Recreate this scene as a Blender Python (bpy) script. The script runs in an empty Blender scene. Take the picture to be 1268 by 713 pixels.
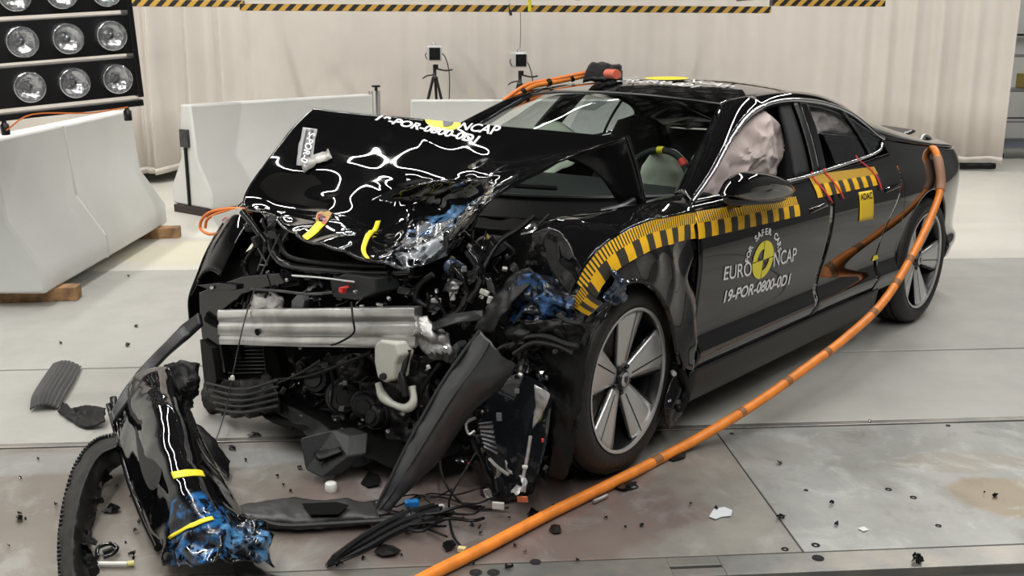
import bpy, bmesh, math, random
from mathutils import Vector, Matrix, noise
from math import sin, cos, pi, radians

random.seed(7)
scene = bpy.context.scene
COL = scene.collection

# ---------------------------------------------------------------- camera, world, lights, exposure
F_PX = 1272.41
HEAD = radians(-135.7)                       # car heading in the hall
YAW, PITCH, ROLL = -2.424705, 0.242583, 0.003094   # measured in the car's frame
CAM_CAR = Vector((2.966, 2.970, 1.615))


def _axes():
    f = Vector((cos(YAW) * cos(PITCH), sin(YAW) * cos(PITCH), -sin(PITCH)))
    r = Vector((sin(YAW), -cos(YAW), 0))
    u = r.cross(f)
    c, s = cos(ROLL), sin(ROLL)
    return c * r + s * u, -s * r + c * u, f


AR, AU, AF = _axes()
TO_WORLD = Matrix.Rotation(HEAD, 3, 'Z')
cam_d = bpy.data.cameras.new('camera')
cam = bpy.data.objects.new('camera', cam_d)
COL.objects.link(cam)
cam_d.sensor_width = 36.0
cam_d.lens = F_PX / 1268 * 36.0
cam_d.clip_start = 0.05
rot = Matrix((AR, AU, -AF)).transposed()
cam.matrix_world = Matrix.Translation(TO_WORLD @ CAM_CAR) @ (TO_WORLD @ rot).to_4x4()
scene.camera = cam

world = bpy.data.worlds.new('world')
scene.world = world
world.use_nodes = True
world.node_tree.nodes['Background'].inputs[0].default_value = (0.75, 0.8, 0.85, 1)
world.node_tree.nodes['Background'].inputs[1].default_value = 0.05

scene.view_settings.view_transform = 'Standard'
scene.view_settings.look = 'None'
scene.view_settings.gamma = 1
scene.view_settings.exposure = 0.04

TUBE_W = 0.05
# hall strip lights: (x, y, z, length, angle about z)
TUBES = [(-2.6, -3.6, 5.4, 6.0, 90), (0.2, -3.6, 5.4, 6.0, 90), (3.0, -3.6, 5.4, 6.0, 90),
         (-2.6, 2.6, 5.4, 6.0, 90), (-4.6, 2.6, 5.4, 6.0, 90), (4.4, 3.4, 5.4, 6.0, 90), (0.3, 6.9, 5.4, 6.0, 0), (7.4, 5.6, 5.4, 6.0, 90)]  # last strip is an added fill, brightening floor and wall at right back
TUBE_POWER = 180.0


def strip_light(x, y, z, length, ang):
    d = bpy.data.lights.new('strip_light', 'AREA')
    d.shape = 'RECTANGLE'
    d.size, d.size_y = length, TUBE_W
    d.energy = TUBE_POWER * length / 6
    d.color = (1.0, 0.985, 0.95)
    o = bpy.data.objects.new('strip_light', d)
    o.location = (x, y, z)
    o.rotation_euler = (0, 0, radians(ang))
    COL.objects.link(o)


for t in TUBES:
    strip_light(*t)


# ---------------------------------------------------------------- measuring: a point of the place from where it stands in view
def _ray(u, v):
    return AR * ((u - 634) / F_PX) - AU * ((v - 356.5) / F_PX) + AF


def hit(u, v, ax, val):          # car frame
    d = _ray(u, v)
    return CAM_CAR + d * ((val - CAM_CAR[ax]) / d[ax])


def cx(u, v, X): return hit(u, v, 0, X)
def cy(u, v, Y): return hit(u, v, 1, Y)
def cz(u, v, Z): return hit(u, v, 2, Z)


def w_at(u, v, ax, val):         # hall frame
    d = TO_WORLD @ _ray(u, v)
    c = TO_WORLD @ CAM_CAR
    return c + d * ((val - c[ax]) / d[ax])


def floor_at(u, v, z=0.0): return w_at(u, v, 2, z)


# ---------------------------------------------------------------- materials
MATS = {}


def nodes(m):
    return m.node_tree.nodes, m.node_tree.links


def mat(name, col, rough=0.5, metal=0.0, coat=0.0, bump=0.0, bscale=40.0, var=0.0, vscale=6.0, col2=None,
        trans=0.0, ior=1.5, alpha=1.0, emit=None, estr=0.0, sheen=0.0, rvar=0.0, detail=4.0, spec=0.5):
    if name in MATS:
        return MATS[name]
    m = bpy.data.materials.new(name)
    m.use_nodes = True
    n, l = nodes(m)
    b = n['Principled BSDF']
    b.inputs['Base Color'].default_value = (*col, 1)
    b.inputs['Roughness'].default_value = rough
    b.inputs['Metallic'].default_value = metal
    b.inputs['Coat Weight'].default_value = coat
    b.inputs['Coat Roughness'].default_value = 0.02
    b.inputs['Transmission Weight'].default_value = trans
    b.inputs['IOR'].default_value = ior
    b.inputs['Alpha'].default_value = alpha
    b.inputs['Sheen Weight'].default_value = sheen
    b.inputs['Specular IOR Level'].default_value = spec
    if emit:
        b.inputs['Emission Color'].default_value = (*emit, 1)
        b.inputs['Emission Strength'].default_value = estr
    tc = n.new('ShaderNodeTexCoord')
    if var or col2:
        t = n.new('ShaderNodeTexNoise')
        t.inputs['Scale'].default_value = vscale
        t.inputs['Detail'].default_value = detail
        l.new(tc.outputs['Object'], t.inputs['Vector'])
        r = n.new('ShaderNodeValToRGB')
        c2 = col2 or tuple(max(0, c * (1 - var)) for c in col)
        c1 = col if col2 else tuple(min(1, c * (1 + var)) for c in col)
        r.color_ramp.elements[0].position = 0.38
        r.color_ramp.elements[1].position = 0.62
        r.color_ramp.elements[0].color = (*c2, 1)
        r.color_ramp.elements[1].color = (*c1, 1)
        l.new(t.outputs['Fac'], r.inputs['Fac'])
        l.new(r.outputs['Color'], b.inputs['Base Color'])
        if rvar:
            mr = n.new('ShaderNodeMapRange')
            mr.inputs['To Min'].default_value = max(0.02, rough - rvar)
            mr.inputs['To Max'].default_value = min(1, rough + rvar)
            l.new(t.outputs['Fac'], mr.inputs['Value'])
            l.new(mr.outputs['Result'], b.inputs['Roughness'])
    if bump:
        t2 = n.new('ShaderNodeTexNoise')
        t2.inputs['Scale'].default_value = bscale
        t2.inputs['Detail'].default_value = 3
        l.new(tc.outputs['Object'], t2.inputs['Vector'])
        bp = n.new('ShaderNodeBump')
        bp.inputs['Strength'].default_value = bump
        bp.inputs['Distance'].default_value = 0.01
        l.new(t2.outputs['Fac'], bp.inputs['Height'])
        l.new(bp.outputs['Normal'], b.inputs['Normal'])
    MATS[name] = m
    return m


def stain_mat(name, base, rough, spots, coat=0.0, noise_scale=25.0, metal=0.0, srough=0.45):
    """base colour with torn-edged stains: spots = [(centre, radius, colour a, colour b, cover)] in object coordinates"""
    m = bpy.data.materials.new(name)
    m.use_nodes = True
    n, l = nodes(m)
    b = n['Principled BSDF']
    b.inputs['Roughness'].default_value = rough
    b.inputs['Coat Weight'].default_value = coat
    b.inputs['Coat Roughness'].default_value = 0.03
    b.inputs['Metallic'].default_value = metal
    tc = n.new('ShaderNodeTexCoord')
    t = n.new('ShaderNodeTexNoise')
    t.inputs['Scale'].default_value = noise_scale
    t.inputs['Detail'].default_value = 6
    t.inputs['Distortion'].default_value = 1.2
    l.new(tc.outputs['Object'], t.inputs['Vector'])
    t3 = n.new('ShaderNodeTexNoise')
    t3.inputs['Scale'].default_value = noise_scale * 0.8
    t3.inputs['Detail'].default_value = 5
    mp = n.new('ShaderNodeMapping')
    mp.inputs['Location'].default_value = (3.1, 7.7, 1.3)
    l.new(tc.outputs['Object'], mp.inputs['Vector'])
    l.new(mp.outputs['Vector'], t3.inputs['Vector'])
    cur = None
    rcur = None
    for (c, rad, ca, cb, cover) in spots:
        d = n.new('ShaderNodeVectorMath')
        d.operation = 'DISTANCE'
        l.new(tc.outputs['Object'], d.inputs[0])
        d.inputs[1].default_value = c
        mr = n.new('ShaderNodeMapRange')
        mr.inputs['From Min'].default_value = rad
        mr.inputs['From Max'].default_value = rad * 0.45
        mr.inputs['To Min'].default_value = 0.0
        mr.inputs['To Max'].default_value = cover
        l.new(d.outputs['Value'], mr.inputs['Value'])
        ad = n.new('ShaderNodeMath')
        ad.operation = 'ADD'
        l.new(mr.outputs['Result'], ad.inputs[0])
        l.new(t.outputs['Fac'], ad.inputs[1])
        g = n.new('ShaderNodeMapRange')
        g.inputs['From Min'].default_value = 0.80
        g.inputs['From Max'].default_value = 0.92
        l.new(ad.outputs['Value'], g.inputs['Value'])
        rr = n.new('ShaderNodeValToRGB')
        rr.color_ramp.elements[0].position = 0.44
        rr.color_ramp.elements[1].position = 0.56
        rr.color_ramp.elements[0].color = (*ca, 1)
        rr.color_ramp.elements[1].color = (*cb, 1)
        l.new(t3.outputs['Fac'], rr.inputs['Fac'])
        mx = n.new('ShaderNodeMix')
        mx.data_type = 'RGBA'
        l.new(g.outputs['Result'], mx.inputs[0])
        if cur is None:
            mx.inputs[6].default_value = (*base, 1)
        else:
            l.new(cur, mx.inputs[6])
        l.new(rr.outputs['Color'], mx.inputs[7])
        cur = mx.outputs[2]
        rm = n.new('ShaderNodeMix')
        l.new(g.outputs['Result'], rm.inputs[0])
        if rcur is None:
            rm.inputs[2].default_value = rough
        else:
            l.new(rcur, rm.inputs[2])
        rm.inputs[3].default_value = srough
        rcur = rm.outputs[0]
    l.new(cur, b.inputs['Base Color'])
    l.new(rcur, b.inputs['Roughness'])
    MATS[name] = m
    return m


PAINT = mat('black_paint', (0.0035, 0.0035, 0.004), 0.035, coat=0.4)
PAINT_IN = mat('black_paint_inside', (0.006, 0.006, 0.007), 0.3)
GLOSS = mat('gloss_black_plastic', (0.006, 0.006, 0.007), 0.1)
DULL = mat('dull_black_plastic', (0.004, 0.004, 0.0045), 0.45, bump=0.15, bscale=90, spec=.25)
GREYP = mat('dark_grey_plastic', (0.014, 0.015, 0.016), 0.4, bump=0.1, bscale=120, spec=.35)
MIDP = mat('grey_plastic', (0.12, 0.125, 0.13), 0.4)
RUBBER = mat('tyre_rubber', (0.012, 0.012, 0.012), 0.55, bump=0.2, bscale=60)
CHROME = mat('bright_trim', (0.75, 0.76, 0.78), 0.16, metal=1.0)
ALU = mat('bare_aluminium', (0.56, 0.55, 0.54), 0.30, metal=0.85, var=0.28, vscale=5, bump=0.05)
CAST = mat('cast_aluminium', (0.45, 0.44, 0.43), 0.45, metal=0.7, var=0.25, vscale=18, bump=0.4, bscale=50)
STEEL = mat('dark_steel', (0.09, 0.09, 0.095), 0.35, metal=0.8, var=0.3, vscale=14)
SILVER = mat('machined_silver', (0.60, 0.60, 0.59), 0.30, metal=0.6)
BLACKM = mat('satin_black_metal', (0.01, 0.01, 0.011), 0.3)
VOID = mat('inner_black', (0.004, 0.004, 0.004), 0.85, spec=0.1)
ORANGE = mat('orange_cable', (0.80, 0.24, 0.03), 0.42, var=0.12, vscale=14)
ORANGE2 = mat('orange_wire', (0.85, 0.22, 0.04), 0.4)
YEL = mat('yellow_tape', (0.86, 0.72, 0.03), 0.5)
YELM = mat('marker_yellow', (0.90, 0.50, 0.015), 0.45)
DARKM = mat('marker_dark', (0.045, 0.04, 0.028), 0.45)
WHITEP = mat('white_print', (0.85, 0.85, 0.85), 0.45)
YELP = mat('yellow_print', (0.85, 0.75, 0.05), 0.45)
RED = mat('red_strap', (0.75, 0.045, 0.035), 0.5)
BAG = mat('airbag_cloth', (0.66, 0.55, 0.52), 0.7, sheen=0.3, bump=0.25, bscale=30)
BAG2 = mat('steering_airbag', (0.55, 0.56, 0.48), 0.8)
WHITE = mat('white_plastic', (0.62, 0.62, 0.58), 0.4)
CREAM = mat('milky_plastic', (0.5, 0.5, 0.44), 0.38)
BLUE = mat('blue_plastic', (0.02, 0.25, 0.7), 0.35)
REDP = mat('red_plastic', (0.6, 0.03, 0.03), 0.4)
INTR = mat('dark_trim_cloth', (0.014, 0.014, 0.016), 0.75)
GOLD = mat('crest_gold', (0.62, 0.40, 0.14), 0.3, metal=0.4)
CONC = mat('barrier_concrete', (0.62, 0.62, 0.60), 0.55, var=0.018, vscale=3.0, bump=0.08, bscale=30)
WOOD = mat('wood_block', (0.30, 0.17, 0.08), 0.75, var=0.35, vscale=12, bump=0.2)
CLEAR = mat('clear_tape', (0.75, 0.78, 0.82), 0.12, alpha=0.35, bump=0.6, bscale=45)


# ---------------------------------------------------------------- mesh helpers
def link(name, me, material=None, parent=None, smooth=True):
    if material is not None:
        for m in (material if isinstance(material, (list, tuple)) else [material]):
            me.materials.append(m)
    if smooth:
        for p in me.polygons:
            p.use_smooth = True
        me.set_sharp_from_angle(angle=radians(48))
    o = bpy.data.objects.new(name, me)
    COL.objects.link(o)
    if parent:
        o.parent = parent
    return o


def tag(o, label=None, cat=None, group=None, kind=None):
    if label: o['label'] = label
    if cat: o['category'] = cat
    if group: o['group'] = group
    if kind: o['kind'] = kind
    return o


def empty(name, loc=(0, 0, 0), rz=0.0):
    o = bpy.data.objects.new(name, None)
    o.location = loc
    o.rotation_euler = (0, 0, rz)
    o.empty_display_size = 0.2
    COL.objects.link(o)
    return o


def raw(name, verts, faces, material, parent=None, smooth=True, solid=0.0, bevel=0.0, off=0.0, mi=None, sub=0):
    me = bpy.data.meshes.new(name)
    me.from_pydata([tuple(v) for v in verts], [], faces)
    me.update()
    o = link(name, me, material, parent, smooth)
    if mi:
        for p, k in zip(me.polygons, mi):
            p.material_index = k
    if solid:
        s = o.modifiers.new('solid', 'SOLIDIFY')
        s.thickness = solid
        s.offset = off
    if bevel:
        b = o.modifiers.new('bevel', 'BEVEL')
        b.width = bevel
        b.segments = 2
        b.limit_method = 'ANGLE'
        b.angle_limit = radians(35)
    if sub:
        s = o.modifiers.new('sub', 'SUBSURF')
        s.levels = s.render_levels = sub
    return o


def cat1(p0, p1, p2, p3, t):
    return 0.5 * ((2 * p1) + (p2 - p0) * t + (2 * p0 - 5 * p1 + 4 * p2 - p3) * t * t + (3 * p1 - p0 - 3 * p2 + p3) * t ** 3)


def spline(pts, n):
    """n+1 points along a smooth curve through pts"""
    P = [Vector(p) for p in pts]
    if len(P) == 2:
        return [P[0].lerp(P[1], i / n) for i in range(n + 1)]
    P = [P[0] * 2 - P[1]] + P + [P[-1] * 2 - P[-2]]
    out = []
    m = len(P) - 3
    for i in range(n + 1):
        f = i / n * m
        k = min(int(f), m - 1)
        out.append(cat1(P[k], P[k + 1], P[k + 2], P[k + 3], f - k))
    return out


def interp(tab, x):
    """smooth table lookup, tab = [(x, y), ...] with rising x"""
    if x <= tab[0][0]: return tab[0][1]
    if x >= tab[-1][0]: return tab[-1][1]
    for i in range(len(tab) - 1):
        if x <= tab[i + 1][0]:
            x0, y0 = tab[i]
            x1, y1 = tab[i + 1]
            m0 = (y1 - tab[i - 1][1]) / (x1 - tab[i - 1][0]) if i > 0 else (y1 - y0) / (x1 - x0)
            m1 = (tab[i + 2][1] - y0) / (tab[i + 2][0] - x0) if i + 2 < len(tab) else (y1 - y0) / (x1 - x0)
            h = x1 - x0
            t = (x - x0) / h
            return (2 * t ** 3 - 3 * t * t + 1) * y0 + (t ** 3 - 2 * t * t + t) * h * m0 + (-2 * t ** 3 + 3 * t * t) * y1 + (t ** 3 - t * t) * h * m1


def grid(name, nu, nv, f, material, parent=None, **kw):
    """surface patch f(s,t), s,t in 0..1"""
    V = [f(i / nu, j / nv) for i in range(nu + 1) for j in range(nv + 1)]
    w = nv + 1
    Fc = [(i * w + j, (i + 1) * w + j, (i + 1) * w + j + 1, i * w + j + 1) for i in range(nu) for j in range(nv)]
    return raw(name, V, Fc, material, parent, **kw)


def net(ctrl, s, t):
    """smooth surface through a control net ctrl[i][j]"""
    def ev(row, x):
        m = len(row) - 1
        f = x * m
        k = min(int(f), m - 1)
        g = lambda q: row[q] if 0 <= q <= m else (row[0] * 2 - row[1] if q < 0 else row[m] * 2 - row[m - 1])
        return cat1(g(k - 1), g(k), g(k + 1), g(k + 2), f - k)
    return ev([ev(r, t) for r in ctrl], s)


def tube_geo(pts, r, seg=8, n=None, taper=None):
    P = spline(pts, n or max(2, (len(pts) - 1) * 5)) if (n or len(pts) > 2) else [Vector(p) for p in pts]
    V, Fc = [], []
    up = Vector((0.13, 0.21, 0.97))
    for i, p in enumerate(P):
        d = (P[min(i + 1, len(P) - 1)] - P[max(i - 1, 0)])
        d = d.normalized() if d.length > 1e-9 else Vector((0, 0, 1))
        a = d.cross(up)
        if a.length < 1e-3: a = d.cross(Vector((1, 0, 0)))
        a.normalize()
        up = a.cross(d).normalized()
        rr = r * (taper(i / (len(P) - 1)) if taper else 1)
        for k in range(seg):
            an = 2 * pi * k / seg
            V.append(p + a * (cos(an) * rr) + up * (sin(an) * rr))
    for i in range(len(P) - 1):
        for k in range(seg):
            k2 = (k + 1) % seg
            Fc.append((i * seg + k, i * seg + k2, (i + 1) * seg + k2, (i + 1) * seg + k))
    Fc.append(tuple(range(seg - 1, -1, -1)))
    Fc.append(tuple((len(P) - 1) * seg + k for k in range(seg)))
    return V, Fc


def tube(name, pts, r, material, parent=None, seg=8, n=None, taper=None):
    V, Fc = tube_geo(pts, r, seg, n, taper)
    return raw(name, V, Fc, material, parent)


def join(parts):
    V, Fc = [], []
    for v, f in parts:
        o = len(V)
        V += list(v)
        Fc += [tuple(i + o for i in q) for q in f]
    return V, Fc


def box_geo(c, s, R=None):
    c = Vector(c)
    V = []
    for x in (-.5, .5):
        for y in (-.5, .5):
            for z in (-.5, .5):
                q = Vector((x * s[0], y * s[1], z * s[2]))
                if R: q = R @ q
                V.append(c + q)
    return V, [(0, 1, 3, 2), (4, 6, 7, 5), (0, 4, 5, 1), (2, 3, 7, 6), (0, 2, 6, 4), (1, 5, 7, 3)]


def box(name, c, s, material, parent=None, R=None, bevel=0.004):
    V, Fc = box_geo(c, s, R)
    return raw(name, V, Fc, material, parent, smooth=False, bevel=bevel)


def eul(x, y, z):
    from mathutils import Euler
    return Euler((radians(x), radians(y), radians(z))).to_matrix()


def lathe_geo(prof, seg=32, M=None, c=(0, 0, 0), close=False):
    """prof = [(radius, axial)] about local z"""
    V, Fc = [], []
    n = len(prof)
    for k in range(seg):
        a = 2 * pi * k / seg
        for r, z in prof:
            p = Vector((r * cos(a), r * sin(a), z))
            if M: p = M @ p
            V.append(p + Vector(c))
    for k in range(seg):
        k2 = (k + 1) % seg
        for i in range(n - 1 + (1 if close else 0)):
            i2 = (i + 1) % n
            Fc.append((k * n + i, k2 * n + i, k2 * n + i2, k * n + i2))
    return V, Fc


def lathe(name, prof, material, parent=None, seg=32, M=None, c=(0, 0, 0), close=False, smooth=True):
    V, Fc = lathe_geo(prof, seg, M, c, close)
    o = raw(name, V, Fc, material, parent, smooth)
    return o


def prism(name, poly, d, material, parent=None, bevel=0.003, smooth=False):
    """poly: 3D loop, extruded by vector d"""
    n = len(poly)
    d = Vector(d)
    V = [Vector(p) for p in poly] + [Vector(p) + d for p in poly]
    Fc = [tuple(range(n)), tuple(range(2 * n - 1, n - 1, -1))] + [(i, i + n, (i + 1) % n + n, (i + 1) % n) for i in range(n)]
    return raw(name, V, Fc, material, parent, smooth, bevel=bevel)


def nz(p, sc, seed=0.0):
    return noise.noise(Vector((p[0] * sc + seed, p[1] * sc + seed * 1.7, p[2] * sc - seed)))


def crumple_f(ctrl, amp, sc, seed, sharp=True, jag=0.0):
    """smooth net plus folded-sheet relief"""
    def f(s, t):
        if jag:
            e = nz((s * 3, t * 3, 0), 4, seed + 9) * jag
            s2 = min(1, max(0, s)) if 0.02 < s < 0.98 else s
            s = s2
            if s < 0.02 or s > 0.98: t2 = t
        p = net(ctrl, s, t)
        a = net(ctrl, min(1, s + .02), t) - net(ctrl, max(0, s - .02), t)
        b = net(ctrl, s, min(1, t + .02)) - net(ctrl, s, max(0, t - .02))
        nrm = a.cross(b)
        nrm = nrm.normalized() if nrm.length > 1e-9 else Vector((0, 0, 1))
        h = 0
        k, am = sc, amp
        for o_ in range(3):
            v = nz(p, k, seed + o_ * 3.3)
            h += am * ((0.5 - abs(v)) * 2 - 0.6 if sharp else v)
            k *= 2.1
            am *= 0.45
        q = p + nrm * h
        if jag and (s < 0.01 or s > 0.99 or t < 0.01 or t > 0.99):
            q += Vector((nz(p, 30, 1), nz(p, 30, 5), nz(p, 30, 8))) * jag
        return q
    return f


def crumple(name, ctrl, amp, sc, seed, material, parent=None, nu=16, nv=16, solid=0.004, jag=0.0, sharp=True, smooth=True):
    ctrl = [[Vector(p) for p in r] for r in ctrl]
    return grid(name, nu, nv, crumple_f(ctrl, amp, sc, seed, sharp, jag), material, parent, solid=solid, smooth=smooth)


def text_mesh(body, size=1.0, align='LEFT', bold=0.0, shear=0.0, space=1.0):
    cu = bpy.data.curves.new('t', 'FONT')
    cu.body = body
    cu.size = size
    cu.align_x = align
    cu.offset = bold
    cu.shear = shear
    cu.space_character = space
    o = bpy.data.objects.new('t', cu)
    COL.objects.link(o)
    dg = bpy.context.evaluated_depsgraph_get()
    dg.update()
    me = bpy.data.meshes.new_from_object(o.evaluated_get(dg))
    V = [v.co.copy() for v in me.vertices]
    Fc = [tuple(p.vertices) for p in me.polygons]
    bpy.data.objects.remove(o)
    bpy.data.curves.remove(cu)
    bpy.data.meshes.remove(me)
    return V, Fc


def decal(name, VF, f, material, parent):
    """map flat (x, y) letters onto a surface f(x, y) -> 3D"""
    V, Fc = VF
    return raw(name, [f(v[0], v[1]) for v in V], Fc, material, parent, smooth=False)


# ================================================================ SETTING
def floor_mat(name, a, b, rough, sc, stains=(), metal=0.0, rv=0.12, scuff=0.12):
    m = bpy.data.materials.new(name)
    m.use_nodes = True
    n, l = nodes(m)
    bs = n['Principled BSDF']
    bs.inputs['Metallic'].default_value = metal
    tc = n.new('ShaderNodeTexCoord')
    t = n.new('ShaderNodeTexNoise')
    t.inputs['Scale'].default_value = sc
    t.inputs['Detail'].default_value = 7
    t.inputs['Roughness'].default_value = 0.62
    l.new(tc.outputs['Object'], t.inputs['Vector'])
    r = n.new('ShaderNodeValToRGB')
    r.color_ramp.elements[0].position = 0.32
    r.color_ramp.elements[1].position = 0.68
    r.color_ramp.elements[0].color = (*a, 1)
    r.color_ramp.elements[1].color = (*b, 1)
    l.new(t.outputs['Fac'], r.inputs['Fac'])
    cur = r.outputs['Color']
    t2 = n.new('ShaderNodeTexNoise')
    t2.inputs['Scale'].default_value = 3.2
    t2.inputs['Detail'].default_value = 5
    l.new(tc.outputs['Object'], t2.inputs['Vector'])
    for (c, rx, ry, colr, amt) in stains:
        mp = n.new('ShaderNodeVectorMath')
        mp.operation = 'SUBTRACT'
        l.new(tc.outputs['Object'], mp.inputs[0])
        mp.inputs[1].default_value = (c[0], c[1], 0)
        ml = n.new('ShaderNodeVectorMath')
        ml.operation = 'MULTIPLY'
        l.new(mp.outputs[0], ml.inputs[0])
        ml.inputs[1].default_value = (1 / rx, 1 / ry, 0)
        ln = n.new('ShaderNodeVectorMath')
        ln.operation = 'LENGTH'
        l.new(ml.outputs[0], ln.inputs[0])
        s = n.new('ShaderNodeMath')
        s.operation = 'MULTIPLY_ADD'
        l.new(t2.outputs['Fac'], s.inputs[0])
        s.inputs[1].default_value = 1.1
        l.new(ln.outputs['Value'], s.inputs[2])
        g = n.new('ShaderNodeMapRange')
        g.inputs['From Min'].default_value = 1.62
        g.inputs['From Max'].default_value = 1.42
        g.inputs['To Max'].default_value = amt
        l.new(s.outputs[0], g.inputs['Value'])
        mx = n.new('ShaderNodeMix')
        mx.data_type = 'RGBA'
        l.new(g.outputs['Result'], mx.inputs[0])
        l.new(cur, mx.inputs[6])
        mx.inputs[7].default_value = (*colr, 1)
        cur = mx.outputs[2]
    t5 = n.new('ShaderNodeTexNoise')
    t5.inputs['Scale'].default_value = 4.5
    t5.inputs['Detail'].default_value = 9
    t5.inputs['Roughness'].default_value = 0.7
    t5.inputs['Distortion'].default_value = 0.6
    mp5 = n.new('ShaderNodeMapping')
    mp5.inputs['Scale'].default_value = (1.0, 0.8, 1)
    mp5.inputs['Location'].default_value = (4.2, 1.3, 0)
    l.new(tc.outputs['Object'], mp5.inputs['Vector'])
    l.new(mp5.outputs[0], t5.inputs['Vector'])
    g5 = n.new('ShaderNodeMapRange')
    g5.inputs['From Min'].default_value = 0.52
    g5.inputs['From Max'].default_value = 0.68
    g5.inputs['To Max'].default_value = scuff
    l.new(t5.outputs['Fac'], g5.inputs['Value'])
    mx5 = n.new('ShaderNodeMix')
    mx5.data_type = 'RGBA'
    l.new(g5.outputs['Result'], mx5.inputs[0])
    l.new(cur, mx5.inputs[6])
    mx5.inputs[7].default_value = (.50, .51, .50, 1)
    cur = mx5.outputs[2]
    g6 = n.new('ShaderNodeMapRange')
    g6.inputs['From Min'].default_value = 0.44
    g6.inputs['From Max'].default_value = 0.30
    g6.inputs['To Max'].default_value = scuff * .8
    l.new(t5.outputs['Fac'], g6.inputs['Value'])
    mx6 = n.new('ShaderNodeMix')
    mx6.data_type = 'RGBA'
    l.new(g6.outputs['Result'], mx6.inputs[0])
    l.new(cur, mx6.inputs[6])
    mx6.inputs[7].default_value = (.13, .12, .10, 1)
    cur = mx6.outputs[2]
    l.new(cur, bs.inputs['Base Color'])
    mr = n.new('ShaderNodeMapRange')
    mr.inputs['To Min'].default_value = rough + rv
    mr.inputs['To Max'].default_value = rough - rv
    l.new(t2.outputs['Fac'], mr.inputs['Value'])
    l.new(mr.outputs['Result'], bs.inputs['Roughness'])
    t3 = n.new('ShaderNodeTexNoise')
    t3.inputs['Scale'].default_value = 60
    l.new(tc.outputs['Object'], t3.inputs['Vector'])
    bp = n.new('ShaderNodeBump')
    bp.inputs['Strength'].default_value = 0.08
    bp.inputs['Distance'].default_value = 0.005
    l.new(t3.outputs['Fac'], bp.inputs['Height'])
    l.new(bp.outputs['Normal'], bs.inputs['Normal'])
    return m


X0, X1, Y0, Y1, ZC = -7.0, 10.0, -8.0, 10.6, 6.2
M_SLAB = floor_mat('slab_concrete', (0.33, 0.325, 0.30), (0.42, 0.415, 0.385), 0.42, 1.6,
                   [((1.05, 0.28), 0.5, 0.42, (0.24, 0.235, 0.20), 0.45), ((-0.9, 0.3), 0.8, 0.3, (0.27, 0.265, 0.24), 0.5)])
M_FAR = floor_mat('pale_floor_coating', (0.58, 0.56, 0.50), (0.64, 0.62, 0.56), 0.35, 0.7,
                  [((-1.7, 3.6), 0.7, 0.5, (0.60, 0.55, 0.36), 0.5)])
M_PLATE = floor_mat('steel_plate', (0.20, 0.19, 0.17), (0.30, 0.285, 0.255), 0.36, 2.3,
                    [((0.15, -0.85), 0.75, 0.5, (0.17, 0.12, 0.11), 0.75), ((-1.3, -0.9), 0.8, 0.7, (0.16, 0.13, 0.105), 0.6),
                     ((-1.3, -0.38), 0.8, 0.12, (0.30, 0.31, 0.31), 0.6)], metal=0.25, scuff=.3)
M_PLATE2 = floor_mat('steel_plate_scuffed', (0.22, 0.22, 0.205), (0.36, 0.36, 0.345), 0.36, 2.0,
                     [((2.03, -0.95), 0.22, 0.17, (0.27, 0.21, 0.13), 0.85), ((2.0, -0.62), 0.3, 0.1, (0.27, 0.23, 0.17), 0.5)], metal=0.25, scuff=.65)
M_RAIL = floor_mat('worn_rail_steel', (0.20, 0.21, 0.21), (0.34, 0.31, 0.27), 0.35, 5.0, metal=0.6)
M_WALL = mat('painted_wall', (0.72, 0.73, 0.70), 0.7)
M_CEIL = mat('dark_ceiling', (0.035, 0.035, 0.035), 0.8)

fl, ff = box_geo(((X0 + X1) / 2, (Y0 + Y1) / 2, -0.08), (X1 - X0, Y1 - Y0, 0.1))
floor = raw('floor', fl, ff, mat('joint_dark', (0.05, 0.05, 0.048), 0.7), smooth=False)
tag(floor, kind='structure')


def floor_piece(name, x0, x1, y0, y1, m, z=0.0, th=0.034, bev=0.003):
    V, Fc = box_geo(((x0 + x1) / 2, (y0 + y1) / 2, z - th / 2), (x1 - x0, y1 - y0, th))
    return raw(name, V, Fc, m, floor, smooth=False, bevel=bev)


floor_piece('floor_coating', X0, X1, 3.0, Y1, M_FAR)
floor_piece('concrete_slab', X0, X1, 0.812, 2.994, M_SLAB, bev=0.006)
floor_piece('concrete_slab', X0, X1, -0.165, 0.792, M_SLAB, bev=0.006)
floor_piece('edge_rail', X0, X1, -0.215, -0.172, M_RAIL, z=0.004)
for a, b, m in ((-7, -3.2, M_PLATE), (-3.19, 1.128, M_PLATE), (1.134, 5.2, M_PLATE2), (5.206, 10, M_PLATE)):
    floor_piece('steel_plate', a, b, -1.275, -0.222, m, bev=0.002)
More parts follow.
